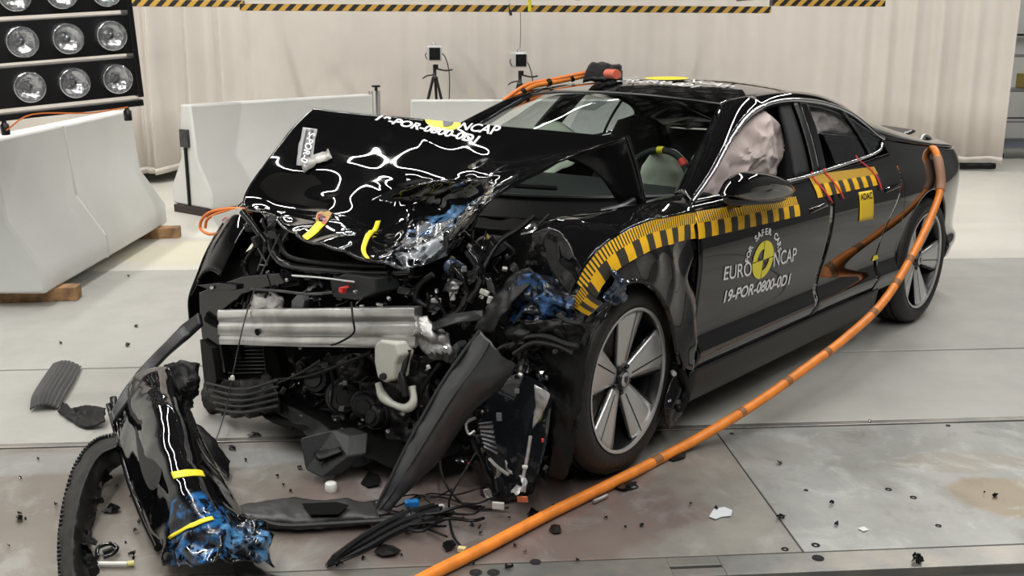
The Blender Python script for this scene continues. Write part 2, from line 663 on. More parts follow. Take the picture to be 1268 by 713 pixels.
# lower rail with its slot, then the dark channel and the floor on the camera's side
floor_piece('slotted_rail', X0, 0.68, -1.40, -1.281, M_RAIL)
floor_piece('slotted_rail', 0.68, 0.845, -1.335, -1.281, M_RAIL)
floor_piece('slotted_rail', 0.68, 0.845, -1.40, -1.352, M_RAIL)
floor_piece('slotted_rail', 0.845, X1, -1.40, -1.281, M_RAIL)
floor_piece('concrete_slab', X0, X1, Y0, -1.56, M_SLAB)
HOLE = mat('hole_black', (0.006, 0.006, 0.006), 0.8)
for (u, v, r) in [(663, 696, .018), (589, 709, .02), (611, 709, .02), (972, 680, .012), (1010, 675, .014), (1013, 691, .019), (968, 640, .010),
                  (1100, 606, .012), (1131, 616, .012), (1162, 651, .010), (877, 540, .009), (906, 537, .009), (1174, 527, .010), (998, 607, .008)]:
    p = floor_at(u, v)
    lathe('bolt_recess', [(0.0001, -0.001), (r * .55, 0.0006), (r * .62, 0.0022), (r, 0.0022), (r, -0.004)], HOLE, floor, 16, c=p)
    if r >= .015:
        lathe('bolt_head', [(0.0001, 0.0030), (r * .6, 0.0030), (r * .6, 0.0)], HOLE, floor, 6, c=p)


def wall(name, c, s, m):
    V, Fc = box_geo(c, s)
    return tag(raw(name, V, Fc, m, smooth=False), kind='structure')


H = ZC
wall('wall_back', ((X0 + X1) / 2, Y1 + .1, H / 2 - .05), (X1 - X0 + .4, 0.2, H + .1), M_WALL)
wall('wall_front', ((X0 + X1) / 2, Y0 - .1, H / 2 - .05), (X1 - X0 + .4, 0.2, H + .1), mat('dark_wall', (0.12, 0.12, 0.125), 0.7))
wall('wall_left', (X0 - .1, (Y0 + Y1) / 2, H / 2 - .05), (0.2, Y1 - Y0, H + .1), M_WALL)
wall('wall_right', (X1 + .1, (Y0 + Y1) / 2, H / 2 - .05), (0.2, Y1 - Y0, H + .1), MATS['dark_wall'])
wall('ceiling', ((X0 + X1) / 2, (Y0 + Y1) / 2, H + .1), (X1 - X0 + .4, Y1 - Y0 + .4, 0.2), M_CEIL)
tag(box('baseboard_back', ((X0 + X1) / 2, Y1 - .01, .06), (X1 - X0, .02, .12), mat('grey_skirting', (.2, .22, .22), .5)), kind='structure')

# ---- curtain
M_CURT = mat('cream_curtain', (0.63, 0.58, 0.53), 0.85, sheen=0.2, var=0.025, vscale=2.0)
CURT = [(-6.6, 5.6), (-4.4, 6.2), (-3.1, 7.3), (-2.5, 8.05), (-1.0, 8.25), (2.5, 8.25), (5.6, 8.1), (6.86, 7.75)]


def curtain_pt(s, t):
    n = len(CURT) - 1
    p = net([[Vector((x, y, 0)) for x, y in CURT], [Vector((x, y, 0)) for x, y in CURT]], 0.0, s)
    x = p.x
    d = 1.0 - 0.45 * t
    amp = 0.008 + 0.085 * max(0, 1 - abs(x + 3.0) / 1.1) + 0.030 * max(0, min(1, (x - 5.0) / 1.0)) + 0.02 * max(0, 1 - abs(x - 0.9) / 0.7)
    ph = x * 17 + 1.6 * sin(x * 2.3) + 0.25 * sin(t * 3 + x)
    off = amp * (sin(ph) + 0.45 * sin(ph * 2.13 + 1.0) + 0.8 * sin(x * 5.1)) * d
    off += 0.012 * noise.noise(Vector((x * 5, t * 2, 0)))
    return Vector((x + 0.25 * off, p.y + off, 0.11 + t * 5.6 + 0.008 * sin(ph)))


cur = grid('curtain', 900, 8, curtain_pt, M_CURT, solid=0.004)
tag(cur, 'long cream stage curtain hanging across the back of the hall', 'curtain')
tape_hem = grid('hem', 300, 1, lambda s, t: curtain_pt(s, 0) + Vector((0, -0.006, 0.02 + 0.05 * t)), M_CURT, cur, solid=0.003)
# dark rolled sheeting lying beneath the curtain's right end
V, Fc = tube_geo([(5.3, 8.2, .05), (5.9, 8.1, .06), (6.4, 7.95, .055), (6.85, 7.85, .06)], .055, 10, 20, lambda q: 0.7 + .5 * abs(noise.noise(Vector((q * 9, 0, 0)))))
tag(raw('sheet_roll', V, Fc, DULL), 'dark rolled sheet lying under the right end of the curtain', 'roll')

# ---- trolley beyond the curtain
tr = tag(empty('equipment_trolley', (8.05, 9.3, 0)), 'grey tubular equipment trolley seen past the right curtain edge', 'trolley')
TG = mat('grey_tube', (.25, .26, .28), .4, metal=.6)
for dx in (-.5, .5):
    for dy in (-.3, .3):
        tube('post', [(dx, dy, .12), (dx, dy, 1.35)], .016, TG, tr)
        lathe('caster', [(.0001, -.02), (.055, -.02), (.055, .02), (.0001, .02)], BLACKM, tr, 16, M=eul(90, 0, 0), c=(dx, dy, .056))
for z in (.16, .5, .9, 1.35):
    for dy in (-.3, .3):
        tube('rail', [(-.5, dy, z), (.5, dy, z)], .013, TG, tr)
    for dx in (-.5, .5):
        tube('rail', [(dx, -.3, z), (dx, .3, z)], .013, TG, tr)
box('shelf', (0, 0, .17), (1.0, .6, .02), mat('blue_grey_shelf', (.1, .12, .2), .5), tr)
box('shelf', (0, 0, .91), (1.0, .6, .02), TG, tr)
tube('handle', [(-.53, -.3, .95), (-.60, -.3, .97), (-.60, -.3, 1.13), (-.53, -.3, 1.15)], .018, BLACKM, tr)
tag(box('shelf_rail', (8.3, 10.5, 1.62), (2.4, .1, .03), BLACKM), 'thin black rail fixed on the pale wall behind the trolley', 'rail')
tag(box('yellow_box', (8.2, 9.3, 1.02), (.5, .4, .19), mat('dull_yellow', (.55, .42, .1), .5)), 'small yellowish case lying on the trolley at the right edge', 'case')

# ---- concrete barriers
BPROF = [(-.30, 0.0), (-.30, .16), (-.12, .44), (-.075, .92), (.075, .92), (.12, .44), (.30, .16), (.30, 0.0)]


def barrier(p0, p1, lift, label, parts=True, joint=None, wid=1.0):
    """p0, p1: base centre points of the two ends"""
    p0, p1 = Vector(p0), Vector(p1)
    d = p1 - p0
    L = d.length
    a = math.atan2(d.y, d.x)
    t = tag(empty('concrete_barrier', (p0.x, p0.y, lift), a), label, 'barrier')
    spans = [(0, L)] if not joint else [(0, joint - .006), (joint + .006, L)]
    for (x0, x1) in spans:
        V = [Vector((x, y * wid, z)) for x in (x0, x1) for (y, z) in BPROF]
        n = len(BPROF)
        Fc = [tuple(range(n)), tuple(range(2 * n - 1, n - 1, -1))] + [(i, i + n, (i + 1) % n + n, (i + 1) % n) for i in range(n)]
        raw('barrier_body', V, Fc, CONC, t, smooth=True, bevel=0.018)
    if joint:
        V = [Vector((x, y * wid * .985, z * .99)) for x in (joint - .02, joint + .02) for (y, z) in BPROF]
        n = len(BPROF)
        Fc = [tuple(range(n)), tuple(range(2 * n - 1, n - 1, -1))] + [(i, i + n, (i + 1) % n + n, (i + 1) % n) for i in range(n)]
        raw('joint_fill', V, Fc, CONC, t, smooth=False)
    return t, a


b1, a1 = barrier((-2.66, 2.02, 0), (-2.52, 4.42, 0), .085, 'white concrete barrier on wooden blocks at the left edge, nearest the camera', joint=1.05)
box('end_plate', (-.004, 0, .45), (.012, .05, .55), STEEL, b1)
for i, (x, y, rz, lab) in enumerate([(-2.60, 2.20, 3, 'wooden block under the near end of the left barrier'), (-2.44, 4.20, 3, 'wooden block under the far end of the left barrier')]):
    V, Fc = box_geo((0, 0, 0), (.72, .12, .085))
    o = raw('wood_block', V, Fc, WOOD, None, smooth=False, bevel=.004)
    o.location = (x, y, .0425)
    o.rotation_euler = (0, 0, radians(rz))
    tag(o, lab, 'block', 'wooden blocks under the left barrier')
b2, a2 = barrier((-2.22, 5.32, 0), (-.70, 6.95, 0), .07, 'white concrete barrier behind the left one, beside the car hood')
box('connector_plate', (-.012, .02, .62), (.03, .12, .16), STEEL, b2)
box('connector_bar', (-.012, .02, .35), (.02, .03, .68), DULL, b2)
V, Fc = box_geo((0, 0, 0), (.7, .5, .07))
o = raw('support_skid', V, Fc, mat('dark_brown_skid', (.03, .02, .018), .7), None, smooth=False, bevel=.004)
o.location = (-2.0, 5.56, .035)
o.rotation_euler = (0, 0, a2)
tag(o, 'dark skid under the near end of the second white barrier', 'block')
b3, a3 = barrier((-.24, 7.1, 0), (3.2, 7.1, 0), .0, 'far white concrete barrier along the curtain behind the car roof')

# ---- metal post and tripod cameras
mp_ = tag(empty('guide_post', (-.66, 7.6, 0)), 'short metal post pair standing between the second and the far barrier', 'post')
lathe('cylinder', [(.0001, 0), (.045, 0), (.045, .99), (.0001, .99)], CHROME, mp_, 20, c=(.03, 0, 0))
lathe('cap', [(.0001, .99), (.018, .99), (.018, 1.03), (.05, 1.03), (.05, 1.05), (.0001, 1.05)], BLACKM, mp_, 20, c=(.03, 0, 0))
tube('side_rod', [(-.05, 0, 0), (-.05, 0, .9), (-.045, 0, .96), (0, 0, .965)], .012, CHROME, mp_)


def camera_rig(x, y, zb, zc_, label, aim):
    t = tag(empty('camera_tripod', (x, y, 0)), label, 'tripod')
    for k, a in enumerate((200, 325, 80)):
        a = radians(a)
        ex, ey = .26 * cos(a) * 1.3, .26 * sin(a)
        h = zc_ - .27
        tube('leg', [(0.02 * cos(a), 0.02 * sin(a), h), (ex * .5, ey * .5, h * .52)], .017, BLACKM, t)
        tube('leg_extension', [(ex * .5, ey * .5, h * .53), (ex, ey, 0.01)], .011, BLACKM, t)
    lathe('collar', [(.0001, zc_ - .32), (.032, zc_ - .32), (.038, zc_ - .27), (.02, zc_ - .25), (.02, zc_ - .17), (.0001, zc_ - .17)], BLACKM, t, 16)
    box('pan_head', (0.01, 0, zc_ - .15), (.06, .06, .055), BLACKM, t)
    tube('pan_handle', [(0.02, 0, zc_ - .17), (.12, -.03, zc_ - .19), (.2, -.05, zc_ - .18)], .010, BLACKM, t)
    tube('crank', [(-.02, 0, zc_ - .24), (-.09, -.03, zc_ - .25), (-.14, -.03, zc_ - .28)], .008, BLACKM, t)
    c = tag(empty('high_speed_camera', (x, y, zc_), aim), label.replace('black camera tripod', 'silver housed camera on the tripod'), 'camera')
    V, Fc = box_geo((0, .06, 0), (.165, .20, .17))
    raw('housing', V, Fc, mat('silver_housing', (.6, .61, .62), .35, metal=.3), c, smooth=False, bevel=.02)
    lathe('lens', [(.0001, .0), (.035, .0), (.045, .02), (.045, .07), (.0001, .07)], BLACKM, c, 24, M=eul(90, 0, 0), c=(0, -.02, -.005))
    box('front_plate', (0, -.042, -.005), (.125, .01, .135), BLACKM, c)
    tube('lifting_eye', [(-.02, .06, .065), (-.018, .06, .10), (0, .06, .115), (.018, .06, .10), (.02, .06, .065)], .006, CHROME, c)
    tube('cable', [(.06, .12, .02), (.13, .1, -.05), (.17, .05, -.25), (.16, .03, -.62)], .006, BLACKM, c)
    tube('cable', [(-.06, .12, .02), (-.1, .08, -.02), (-.08, .05, -.07)], .006, BLACKM, c)


camera_rig(w_at(538, 66, 1, 7.8).x, 7.8, 0, w_at(538, 66, 1, 7.8).z, 'black camera tripod standing behind the far barrier, left of the other', .05)
camera_rig(w_at(644, 74, 1, 7.8).x, 7.8, 0, w_at(644, 74, 1, 7.8).z, 'black camera tripod at the windshield corner, right of the other', .2)
sc_ = tag(empty('suspension_cord', (w_at(644, 60, 1, 7.84).x, 7.84, w_at(644, 60, 1, 7.84).z)), 'thin cord from the striped beam down to the right tripod camera', 'cord')
tube('cord', [(0, 0, 0), (0.005, 0, .2), (0, 0, .40)], .0045, mat('brown_cord', (.2, .12, .09), .6), sc_)

# ---- overhead rig with hazard stripes
HZY = mat('hazard_yellow', (.62, .36, .06), .55)
HZB = mat('hazard_black', (.012, .012, .012), .5)


def hazard_beam(x0, x1, y, z, label, w=.055, d=.10, rz=0.0):
    t = tag(empty('hazard_beam', (x0, y, z), rz), label, 'beam')
    L = x1 - x0
    box('rail_body', (L / 2, d / 2 + .004, w / 2), (L, d, w * .96), BLACKM, t)
    V, Fc, mi = [], [], []
    p = .0535
    n = int(L / p) + 2
    for face in (0, 1):
        k = 0
        for i in range(-1, n):
            a0, a1_ = i * p, (i + 1) * p
            q = []
            for (xa, h) in ((a0, 0), (a1_, 0), (a1_ + w, w), (a0 + w, w)):
                xx = min(max(xa, 0), L)
                q.append((xx, h))
            if q[1][0] - q[0][0] < 1e-6 and q[2][0] - q[3][0] < 1e-6: continue
            o_ = len(V)
            for (xx, h) in q:
                V.append((xx, 0, h) if face == 0 else (xx, d * h / w, 0))
            Fc.append((o_, o_ + 1, o_ + 2, o_ + 3))
            mi.append(i % 2)
    raw('warning_stripes', V, Fc, [HZY, HZB], t, smooth=False, mi=mi, solid=.002)
    return t


def zat(u, v, Y): return w_at(u, v, 1, Y)


for (u0, v0, u1, v1, Y, lab) in [(153, 8, 301, 8, 5.3, 'black and yellow striped beam overhead, short left piece beside the lamp panel'),
                                 (297, 16, 955, 13, 5.0, 'black and yellow striped beam overhead, long middle piece'),
                                 (957, 7, 1096, 8, 5.3, 'black and yellow striped beam overhead, short right piece')]:
    A = zat(u0, v0, Y)
    B = zat(u1, v1, Y)
    hazard_beam(A.x, B.x, Y, (A.z + B.z) / 2, lab)
rig = tag(empty('lighting_gantry', (.8, 5.4, 1.9)), 'dark lighting gantry resting above the striped beams', 'gantry')
for (dx, ln, dz) in ((-2.2, 1.5, .03), (-.1, 2.6, .035), (2.1, 1.1, .04)):
    box('lamp_housing', (dx, .3, dz + .06), (ln, .5, .08), BLACKM, rig)
for dx in (-2.6, -.9, .8, 2.6):
    box('crossbar', (dx, 1.0, .1), (.05, 2.0, .06), STEEL, rig)
for dy in (.1, 1.9):
    box('longbar', (0, dy, .14), (5.6, .05, .05), STEEL, rig)
for dx in (-2.7, 2.7):
    for dy in (.1, 1.9):
        box('hanger', (dx, dy, 2.2), (.04, .04, 4.1), STEEL, rig)
mc = tag(empty('hanging_microphone', zat(631, 12, 5.0)), 'tiny black microphone dangling from the striped beam above the far barrier', 'microphone')
tube('lead', [(0, 0, .05), (-.005, 0, .02), (0.0, 0, 0)], .004, BLACKM, mc)
lathe('capsule', [(.0001, -.05), (.012, -.05), (.014, -.01), (.006, 0), (.0001, 0)], BLACKM, mc, 12, M=eul(0, -15, 0))
yb = zat(656, 6, 4.98)
tag(box('yellow_strap', (yb.x, 4.985, yb.z + .0), (.03, .012, .11), YEL), 'bright yellow strap wrapped round the long striped beam', 'strap')

# ---- lamp panels
LAMP_GLASS = mat('lamp_lens', (.75, .76, .78), .12, metal=.9, bump=.9, bscale=35)
LAMP_DARK = mat('lamp_bowl', (.35, .36, .38), .2, metal=.9, bump=.6, bscale=20)


LAMP_OFF = mat('unlit_lamp_bowl', (.16, .16, .17), .2, metal=.9, bump=.8, bscale=25)


def lamp_panel(M, label, cols, rows, pitch, rpitch, r, group=None, extras=True):
    t = empty('lamp_panel')
    t.matrix_world = M
    tag(t, label, 'lamp panel', group)
    W_ = cols * pitch
    for j in range(rows):
        z = -(j + .5) * rpitch
        box('lamp_bar', (-W_ / 2, .05, z), (W_, .10, rpitch * .90), BLACKM, t, bevel=.003)
        for i in range(cols):
            x = -(i + .5) * pitch
            bowl = lathe('lamp', [(r * 1.05, .0), (r * 1.05, -.045), (r, -.048), (r * .93, -.032), (r * .75, -.018), (r * .45, -.007), (.0001, -.004)], LAMP_GLASS if extras else LAMP_OFF, t, 24, M=eul(-90, 0, 0), c=(x, 0, z))
            lathe('bulb', [(.0001, -.030), (r * .20, -.026), (r * .24, -.006), (.0001, -.004)], LAMP_DARK, bowl, 12, M=eul(-90, 0, 0), c=(x, 0, z))
    box('side_frame', (.012, .05, -rows * rpitch / 2), (.03, .12, rows * rpitch), BLACKM, t)
    box('side_frame', (-W_ - .012, .05, -rows * rpitch / 2), (.03, .12, rows * rpitch), BLACKM, t)
    if extras:
        box('bottom_rail', (-W_ / 2, .05, -rows * rpitch - .035), (W_ + .06, .06, .035), BLACKM, t)
        for x in (-.06, -W_ * .62):
            lathe('clamp', [(.0001, -.05), (.022, -.05), (.022, 0), (.012, .01), (.012, .03), (.0001, .03)], BLACKM, t, 12, c=(x, .04, -rows * rpitch - .075))
        tube('wire', [(-W_ * .62, .02, -rows * rpitch - .1), (-W_ * .5, .0, -rows * rpitch - .03), (-W_ * .25, 0, -rows * rpitch - .055), (-.06, .02, -rows * rpitch - .05)], .004, ORANGE2, t)
    return t


PT = zat(151, -40, 1.6)
lamp_panel(Matrix.Translation(PT) @ Matrix.Rotation(radians(33), 4, 'Z') @ Matrix.Rotation(radians(-4), 4, 'Y') @ Matrix.Rotation(radians(4), 4, 'X'),
           'black lamp panel with rows of round floodlights at the upper left', 5, 3, .222, .226, .074)
for k, (x, y, z, lab) in enumerate([(.3, 2.5, 5.0, 'sloping floodlight panel high over the car, upper left of the overhead four'), (2.2, 2.5, 5.0, 'sloping floodlight panel high over the car, upper right of the overhead four'),
                                    (.3, 3.75, 3.7, 'sloping floodlight panel above the striped beam, lower left of the overhead four'), (2.2, 3.75, 3.7, 'sloping floodlight panel above the striped beam, lower right of the overhead four')]):
    lamp_panel(Matrix.Translation((x + .7, y, z)) @ Matrix.Rotation(radians(45), 4, 'X'), lab, 5, 5, .34, .34, .11, 'overhead floodlight panels', False)
# ================================================================ THE CAR (car frame: x forward, y to its left, z up, origin under the front axle)
car = tag(empty('crashed_car', (0, 0, 0), HEAD), 'black crash-tested saloon car with a crushed front and buckled hood', 'car')

PROF = [(.13, .90), (.20, .925), (.27, .943), (.33, .962), (.385, .980), (.435, .955), (.49, .948), (.62, .958), (.74, .965), (.83, .958),
        (.89, .938), (.935, .910), (.98, .875), (1.03, .835), (1.08, .795), (1.14, .74)]
WID = [(-3.98, .66), (-3.92, .76), (-3.80, .86), (-3.6, .935), (-3.35, .985), (-3.1, 1.012), (-2.9, 1.02), (-2.6, 1.02), (-2.3, 1.008), (-1.9, .997), (-1.5, .995),
       (-.8, .997), (-.44, .998), (-.1, 1.008), (.2, 1.0), (.45, .97), (.65, .92), (.9, .80)]


def FY(x, z):
    return interp(PROF, z) * interp(WID, x) - (0.02 * max(0, z - .6) * max(0, -x - 2.6) if x < -2.6 else 0)


ZB = [(-3.95, .915), (-3.6, .945), (-3.3, .972), (-3.0, 1.005), (-2.7, 1.045), (-2.545, 1.072), (-2.42, 1.022), (-2.1, .996), (-1.7, .980), (-1.4, .972), (-.5, .975)]


def zb(x): return interp(ZB, x)


def seam_b(z):   # gap between front and rear door
    return interp([(.30, -1.49), (.38, -1.515), (.62, -1.62), (.80, -1.65), (.98, -1.665)], z)


def side_panel(name, xa, xb, zlo, zhi, nx, nz_, side=1, material=PAINT, off=0.0, solid=.006, parent=car):
    """xa(z), xb(z): the two upright edges; zlo(x), zhi(x)"""
    def f(s, t):
        x = xa(.6) + (xb(.6) - xa(.6)) * s
        z = zlo(x) + (zhi(x) - zlo(x)) * t
        x = xa(z) + (xb(z) - xa(z)) * s
        return Vector((x, side * (FY(x, z) + off), z))
    return grid(name, nx, nz_, f, material, parent, solid=solid, off=-1 if side > 0 else 1)


C = lambda v: (lambda *_: v)
for sd in (1, -1):
    fd = side_panel('front_door', C(-.440), lambda z: seam_b(z) + .004, C(.325), lambda x: zb(x), 40, 40, sd)
    rd = side_panel('rear_door', lambda z: seam_b(z) - .004,
                    lambda z: interp([(.33, -2.20), (.5, -2.24), (.66, -2.32), (.80, -2.44), (.9, -2.50), (1.05, -2.52)], z), C(.325), lambda x: zb(max(x, -2.50)), 36, 40, sd)
    for par, hx in ((fd, -1.50), (rd, -2.34)):
        def hf(s, t, hx=hx, sd=sd):
            x = hx + .09 - .19 * s
            z = .835 + .024 * (t - .5) + .012 * s
            return Vector((x, sd * (FY(x, z) + .010 * sin(pi * s) ** .5 * sin(pi * t) ** .5 + .001), z))
        grid('door_handle', 12, 6, hf, PAINT, par, solid=.002)
    # sill skirt
    grid('sill_skirt', 30, 8, lambda s, t: Vector((-.42 - 1.86 * s, sd * (FY(-.42 - 1.86 * s, .16 + .155 * t) - .002 + .01 * sin(pi * t)), .16 + .155 * t)), DULL if sd < 0 else GREYP, car, solid=.01)

# ---- rear quarter with the wheel arch
RW, FWX = (-2.9, .365), -.045
AR_ = .415


def q_low(x):
    d = x + 2.9
    if abs(d) < AR_:
        return .365 + math.sqrt(AR_ ** 2 - d * d) * .985
    return .30


for sd in (1, -1):
    def qf(s, t, sd=sd):
        # columns packed near the arch ends
        e = [(0, -2.2), (.10, -2.42), (.16, -2.486), (.5, -2.9), (.84, -3.314), (.90, -3.40), (1, -3.95)]
        for i in range(len(e) - 1):
            if s <= e[i + 1][0] + 1e-9:
                q = (s - e[i][0]) / (e[i + 1][0] - e[i][0])
                if i == 2:
                    x = -2.9 + (AR_ - .001) * cos(q * pi / 2)
                elif i == 3:
                    x = -2.9 - (AR_ - .001) * sin(q * pi / 2)
                else:
                    x = e[i][1] + (e[i + 1][1] - e[i][1]) * q
                break
        lo, hi = q_low(x), zb(x)
        if x > -2.5:
            # the strip before the arch stays behind the rear door's edge
            hi = min(hi, max(lo + .001, interp([(-2.50, .90), (-2.44, .80), (-2.32, .66), (-2.24, .5), (-2.20, .33)], x)))
        z = lo + (hi - lo) * t
        return Vector((x, sd * FY(x, z), z))
    qp = grid('rear_quarter_panel', 100, 40, qf, PAINT, car, solid=.006, off=-1 if sd > 0 else 1)
    # arch lip
    V, Fc = tube_geo([(-2.9 + .412 * cos(a), sd * (FY(-2.9 + .412 * cos(a), .365 + .412 * sin(a)) - .006), .365 + .412 * sin(a)) for a in [radians(x) for x in range(-10, 191, 10)]], .008, 6, 40)
    raw('arch_lip', V, Fc, GLOSS, qp)

# ---- roof, glass and pillars
ZCN = [(-3.95, .945), (-3.85, .965), (-3.7, .972), (-3.5, .99), (-3.3, 1.035), (-3.0, 1.14), (-2.7, 1.245), (-2.4, 1.325), (-2.08, 1.375), (-1.75, 1.392), (-1.4, 1.378), (-1.1, 1.335)]
PAIR = [((-.58, .75, .975), (-.50, None, .975)), ((-.80, .69, 1.09), (-.715, .835, 1.065)), ((-1.02, .63, 1.20), (-.97, .765, 1.172)),
        ((-1.244, .57, 1.303), (-1.20, .708, 1.248)), ((-1.42, .59, 1.325), (-1.40, .678, 1.29)), ((-1.62, .60, 1.335), (-1.62, .665, 1.307)),
        ((-1.85, .597, 1.333), (-1.85, .668, 1.30)), ((-2.1, .585, 1.315), (-2.1, .680, 1.27)), ((-2.33, .565, 1.28), (-2.33, .705, 1.215)),
        ((-2.48, .55, 1.245), (-2.47, .745, 1.145)), ((-2.62, .54, 1.205), (-2.545, None, 1.072)), ((-2.85, .515, 1.13), (-2.80, None, 'b')),
        ((-3.1, .50, 1.05), (-3.05, None, 'b')), ((-3.35, .50, .985), (-3.3, None, 'b')), ((-3.6, .52, .955), (-3.6, None, 'b')), ((-3.93, .5, .935), (-3.93, None, 'b'))]
INN = [Vector(p[0]) for p in PAIR]
OUT = []
for _, (x, y, z) in PAIR:
    z = zb(x) if z == 'b' else z
    OUT.append(Vector((x, FY(x, z) if y is None else y, z)))
NP = len(PAIR) - 1


def curve_at(P, s, a=0, b=None):
    b = b or len(P) - 1
    f = a + (b - a) * s
    k = min(int(f), len(P) - 2)
    g = lambda q: P[q] if 0 <= q < len(P) else (P[0] * 2 - P[1] if q < 0 else P[-1] * 2 - P[-2])
    return cat1(g(k - 1), g(k), g(k + 1), g(k + 2), f - k)


def mir(p, sd): return Vector((p.x, p.y * sd, p.z))


KT = 10      # index of the window's rear tip in PAIR
KH = 3       # header corner
for sd in (1, -1):
    def cant(s, t, sd=sd):
        a, b = curve_at(INN, s), curve_at(OUT, s)
        m = (a + b) / 2
        d = (b - a)
        nrm = Vector((0, d.z * -1, d.y)).normalized()
        bul = (.022 if s * NP < 4 else .014 + .02 * min(1, max(0, (s * NP - 9) / 3)))
        p = a.lerp(b, t) + nrm * bul * 4 * t * (1 - t)
        return mir(p, sd)
    grid('roof_side_frame', 120, 12, cant, PAINT, car, solid=.008, off=-1 if sd > 0 else 1)


def roof_x(i0, i1, s, front_bow=0, rear_bow=0):
    return curve_at(INN, s, i0, i1)


def upper(s, t, i0, i1, bow0, bow1, zc_tab=None):
    """s along the car, t across from right edge to left edge"""
    q = 2 * t - 1
    e = curve_at(INN, s, i0, i1)
    k = 1 - q * q
    x = e.x + k * (bow0 * (1 - s) + bow1 * s)
    zc = interp(ZCN, x)
    z = e.z + (zc - e.z) * (1 - abs(q) ** 2.2)
    return Vector((x, e.y * q, z))


BH = .115
roof = grid('roof', 50, 40, lambda s, t: upper(s, t, KH, 8, BH, -.02), PAINT, car, solid=.008, off=1)
GLASS_R = mat('dark_rear_glass', (.003, .004, .005), .02, coat=.2)
grid('rear_window', 40, 30, lambda s, t: upper(s, t, 8, 13, -.02, 0), GLASS_R, car, solid=.005)
grid('tailgate', 24, 30, lambda s, t: upper(s, t, 13, 15, 0, -.04), PAINT, car, solid=.006)
grid('rear_spoiler', 10, 30, lambda s, t: Vector((-3.60 - .235 * s - .03 * (1 - (2 * t - 1) ** 2), (2 * t - 1) * (.50 + .02 * s), 1.002 + .030 * s - .025 * (2 * t - 1) ** 2)), BLACKM, car, solid=.014)
# tail face
grid('rear_bumper', 24, 40, lambda s, t: Vector((-3.95 - .07 * sin(pi * s * .8) - .05 * (1 - (2 * t - 1) ** 2), (2 * t - 1) * (.60 + .05 * sin(pi * s)) * 1.0, .30 + .64 * s)), PAINT, car, solid=.008)

# windscreen
M_WS = bpy.data.materials.new('windscreen_glass')
M_WS.use_nodes = True
n, l = nodes(M_WS)
n.remove(n['Principled BSDF'])
gl = n.new('ShaderNodeBsdfGlossy')
gl.inputs['Roughness'].default_value = 0.015
gl.inputs['Color'].default_value = (.9, .95, .95, 1)
tb = n.new('ShaderNodeBsdfTransparent')
tb.inputs['Color'].default_value = (.66, .72, .69, 1)
lw = n.new('ShaderNodeLayerWeight')
lw.inputs['Blend'].default_value = 0.5
pw = n.new('ShaderNodeMath')
pw.operation = 'POWER'
pw.inputs[1].default_value = 4.5
l.new(lw.outputs['Facing'], pw.inputs[0])
fr = n.new('ShaderNodeMath')
fr.operation = 'MULTIPLY_ADD'
fr.inputs[1].default_value = 0.92
fr.inputs[2].default_value = 0.06
l.new(pw.outputs[0], fr.inputs[0])
ms = n.new('ShaderNodeMixShader')
l.new(fr.outputs[0], ms.inputs[0])
l.new(tb.outputs[0], ms.inputs[1])
l.new(gl.outputs[0], ms.inputs[2])
l.new(ms.outputs[0], n['Material Output'].inputs['Surface'])
M_WS2 = M_WS.copy()
M_WS2.name = 'tinted_side_glass'
for nn in M_WS2.node_tree.nodes:
    if nn.type == 'BSDF_TRANSPARENT':
        nn.inputs['Color'].default_value = (.80, .84, .86, 1)


def wsf(s, t):
    q = 2 * t - 1
    e = curve_at(INN, s, 0, KH)
    k = 1 - q * q
    x = e.x + k * (.36 * (1 - s) + BH * s)
    z = e.z + k * ((-.02) * (1 - s) + (interp(ZCN, INN[KH].x + BH) - INN[KH].z) * s) + .03 * sin(pi * s) * k
    return Vector((x, e.y * q, z))


ws = grid('windscreen', 30, 40, wsf, M_WS, car)
ws['label'] = 'broad raked windscreen with a small grey square sticker inside'
V, Fc = tube_geo([wsf(0, i / 20) + Vector((0, 0, .004)) for i in range(21)], .010, 6)
V2, F2 = tube_geo([wsf(1, i / 20) + Vector((0, 0, .002)) for i in range(21)], .006, 6)
V3, F3 = tube_geo([wsf(i / 20, 1) + Vector((0, 0, .002)) for i in range(21)], .006, 6)
V4, F4 = tube_geo([wsf(i / 20, 0) + Vector((0, 0, .002)) for i in range(21)], .006, 6)
raw('windscreen_seal', *join([(V, Fc), (V2, F2), (V3, F3), (V4, F4)]), BLACKM, car)
grid('sensor_sticker', 2, 2, lambda s, t: wsf(.90 - .12 * s, .56 - .075 * t) + Vector((-.012, 0, -.014)), mat('grey_sticker', (.16, .16, .17), .6), car)
# cowl, wipers
grid('cowl_panel', 8, 30, lambda s, t: Vector((wsf(0, t).x + .16 * s, wsf(0, t).y * (1 + .04 * s), wsf(0, t).z - .01 - .06 * s)), DULL, car, solid=.01)
for pts in ([cx(735, 268, -.32), cx(708, 272, -.28), cx(690, 268, -.26)], [(-.12, -.55, .93), (-.22, -.1, .985), (-.32, .35, 1.0)]):
    tube('wiper', pts, .011, BLACKM, car, seg=6)

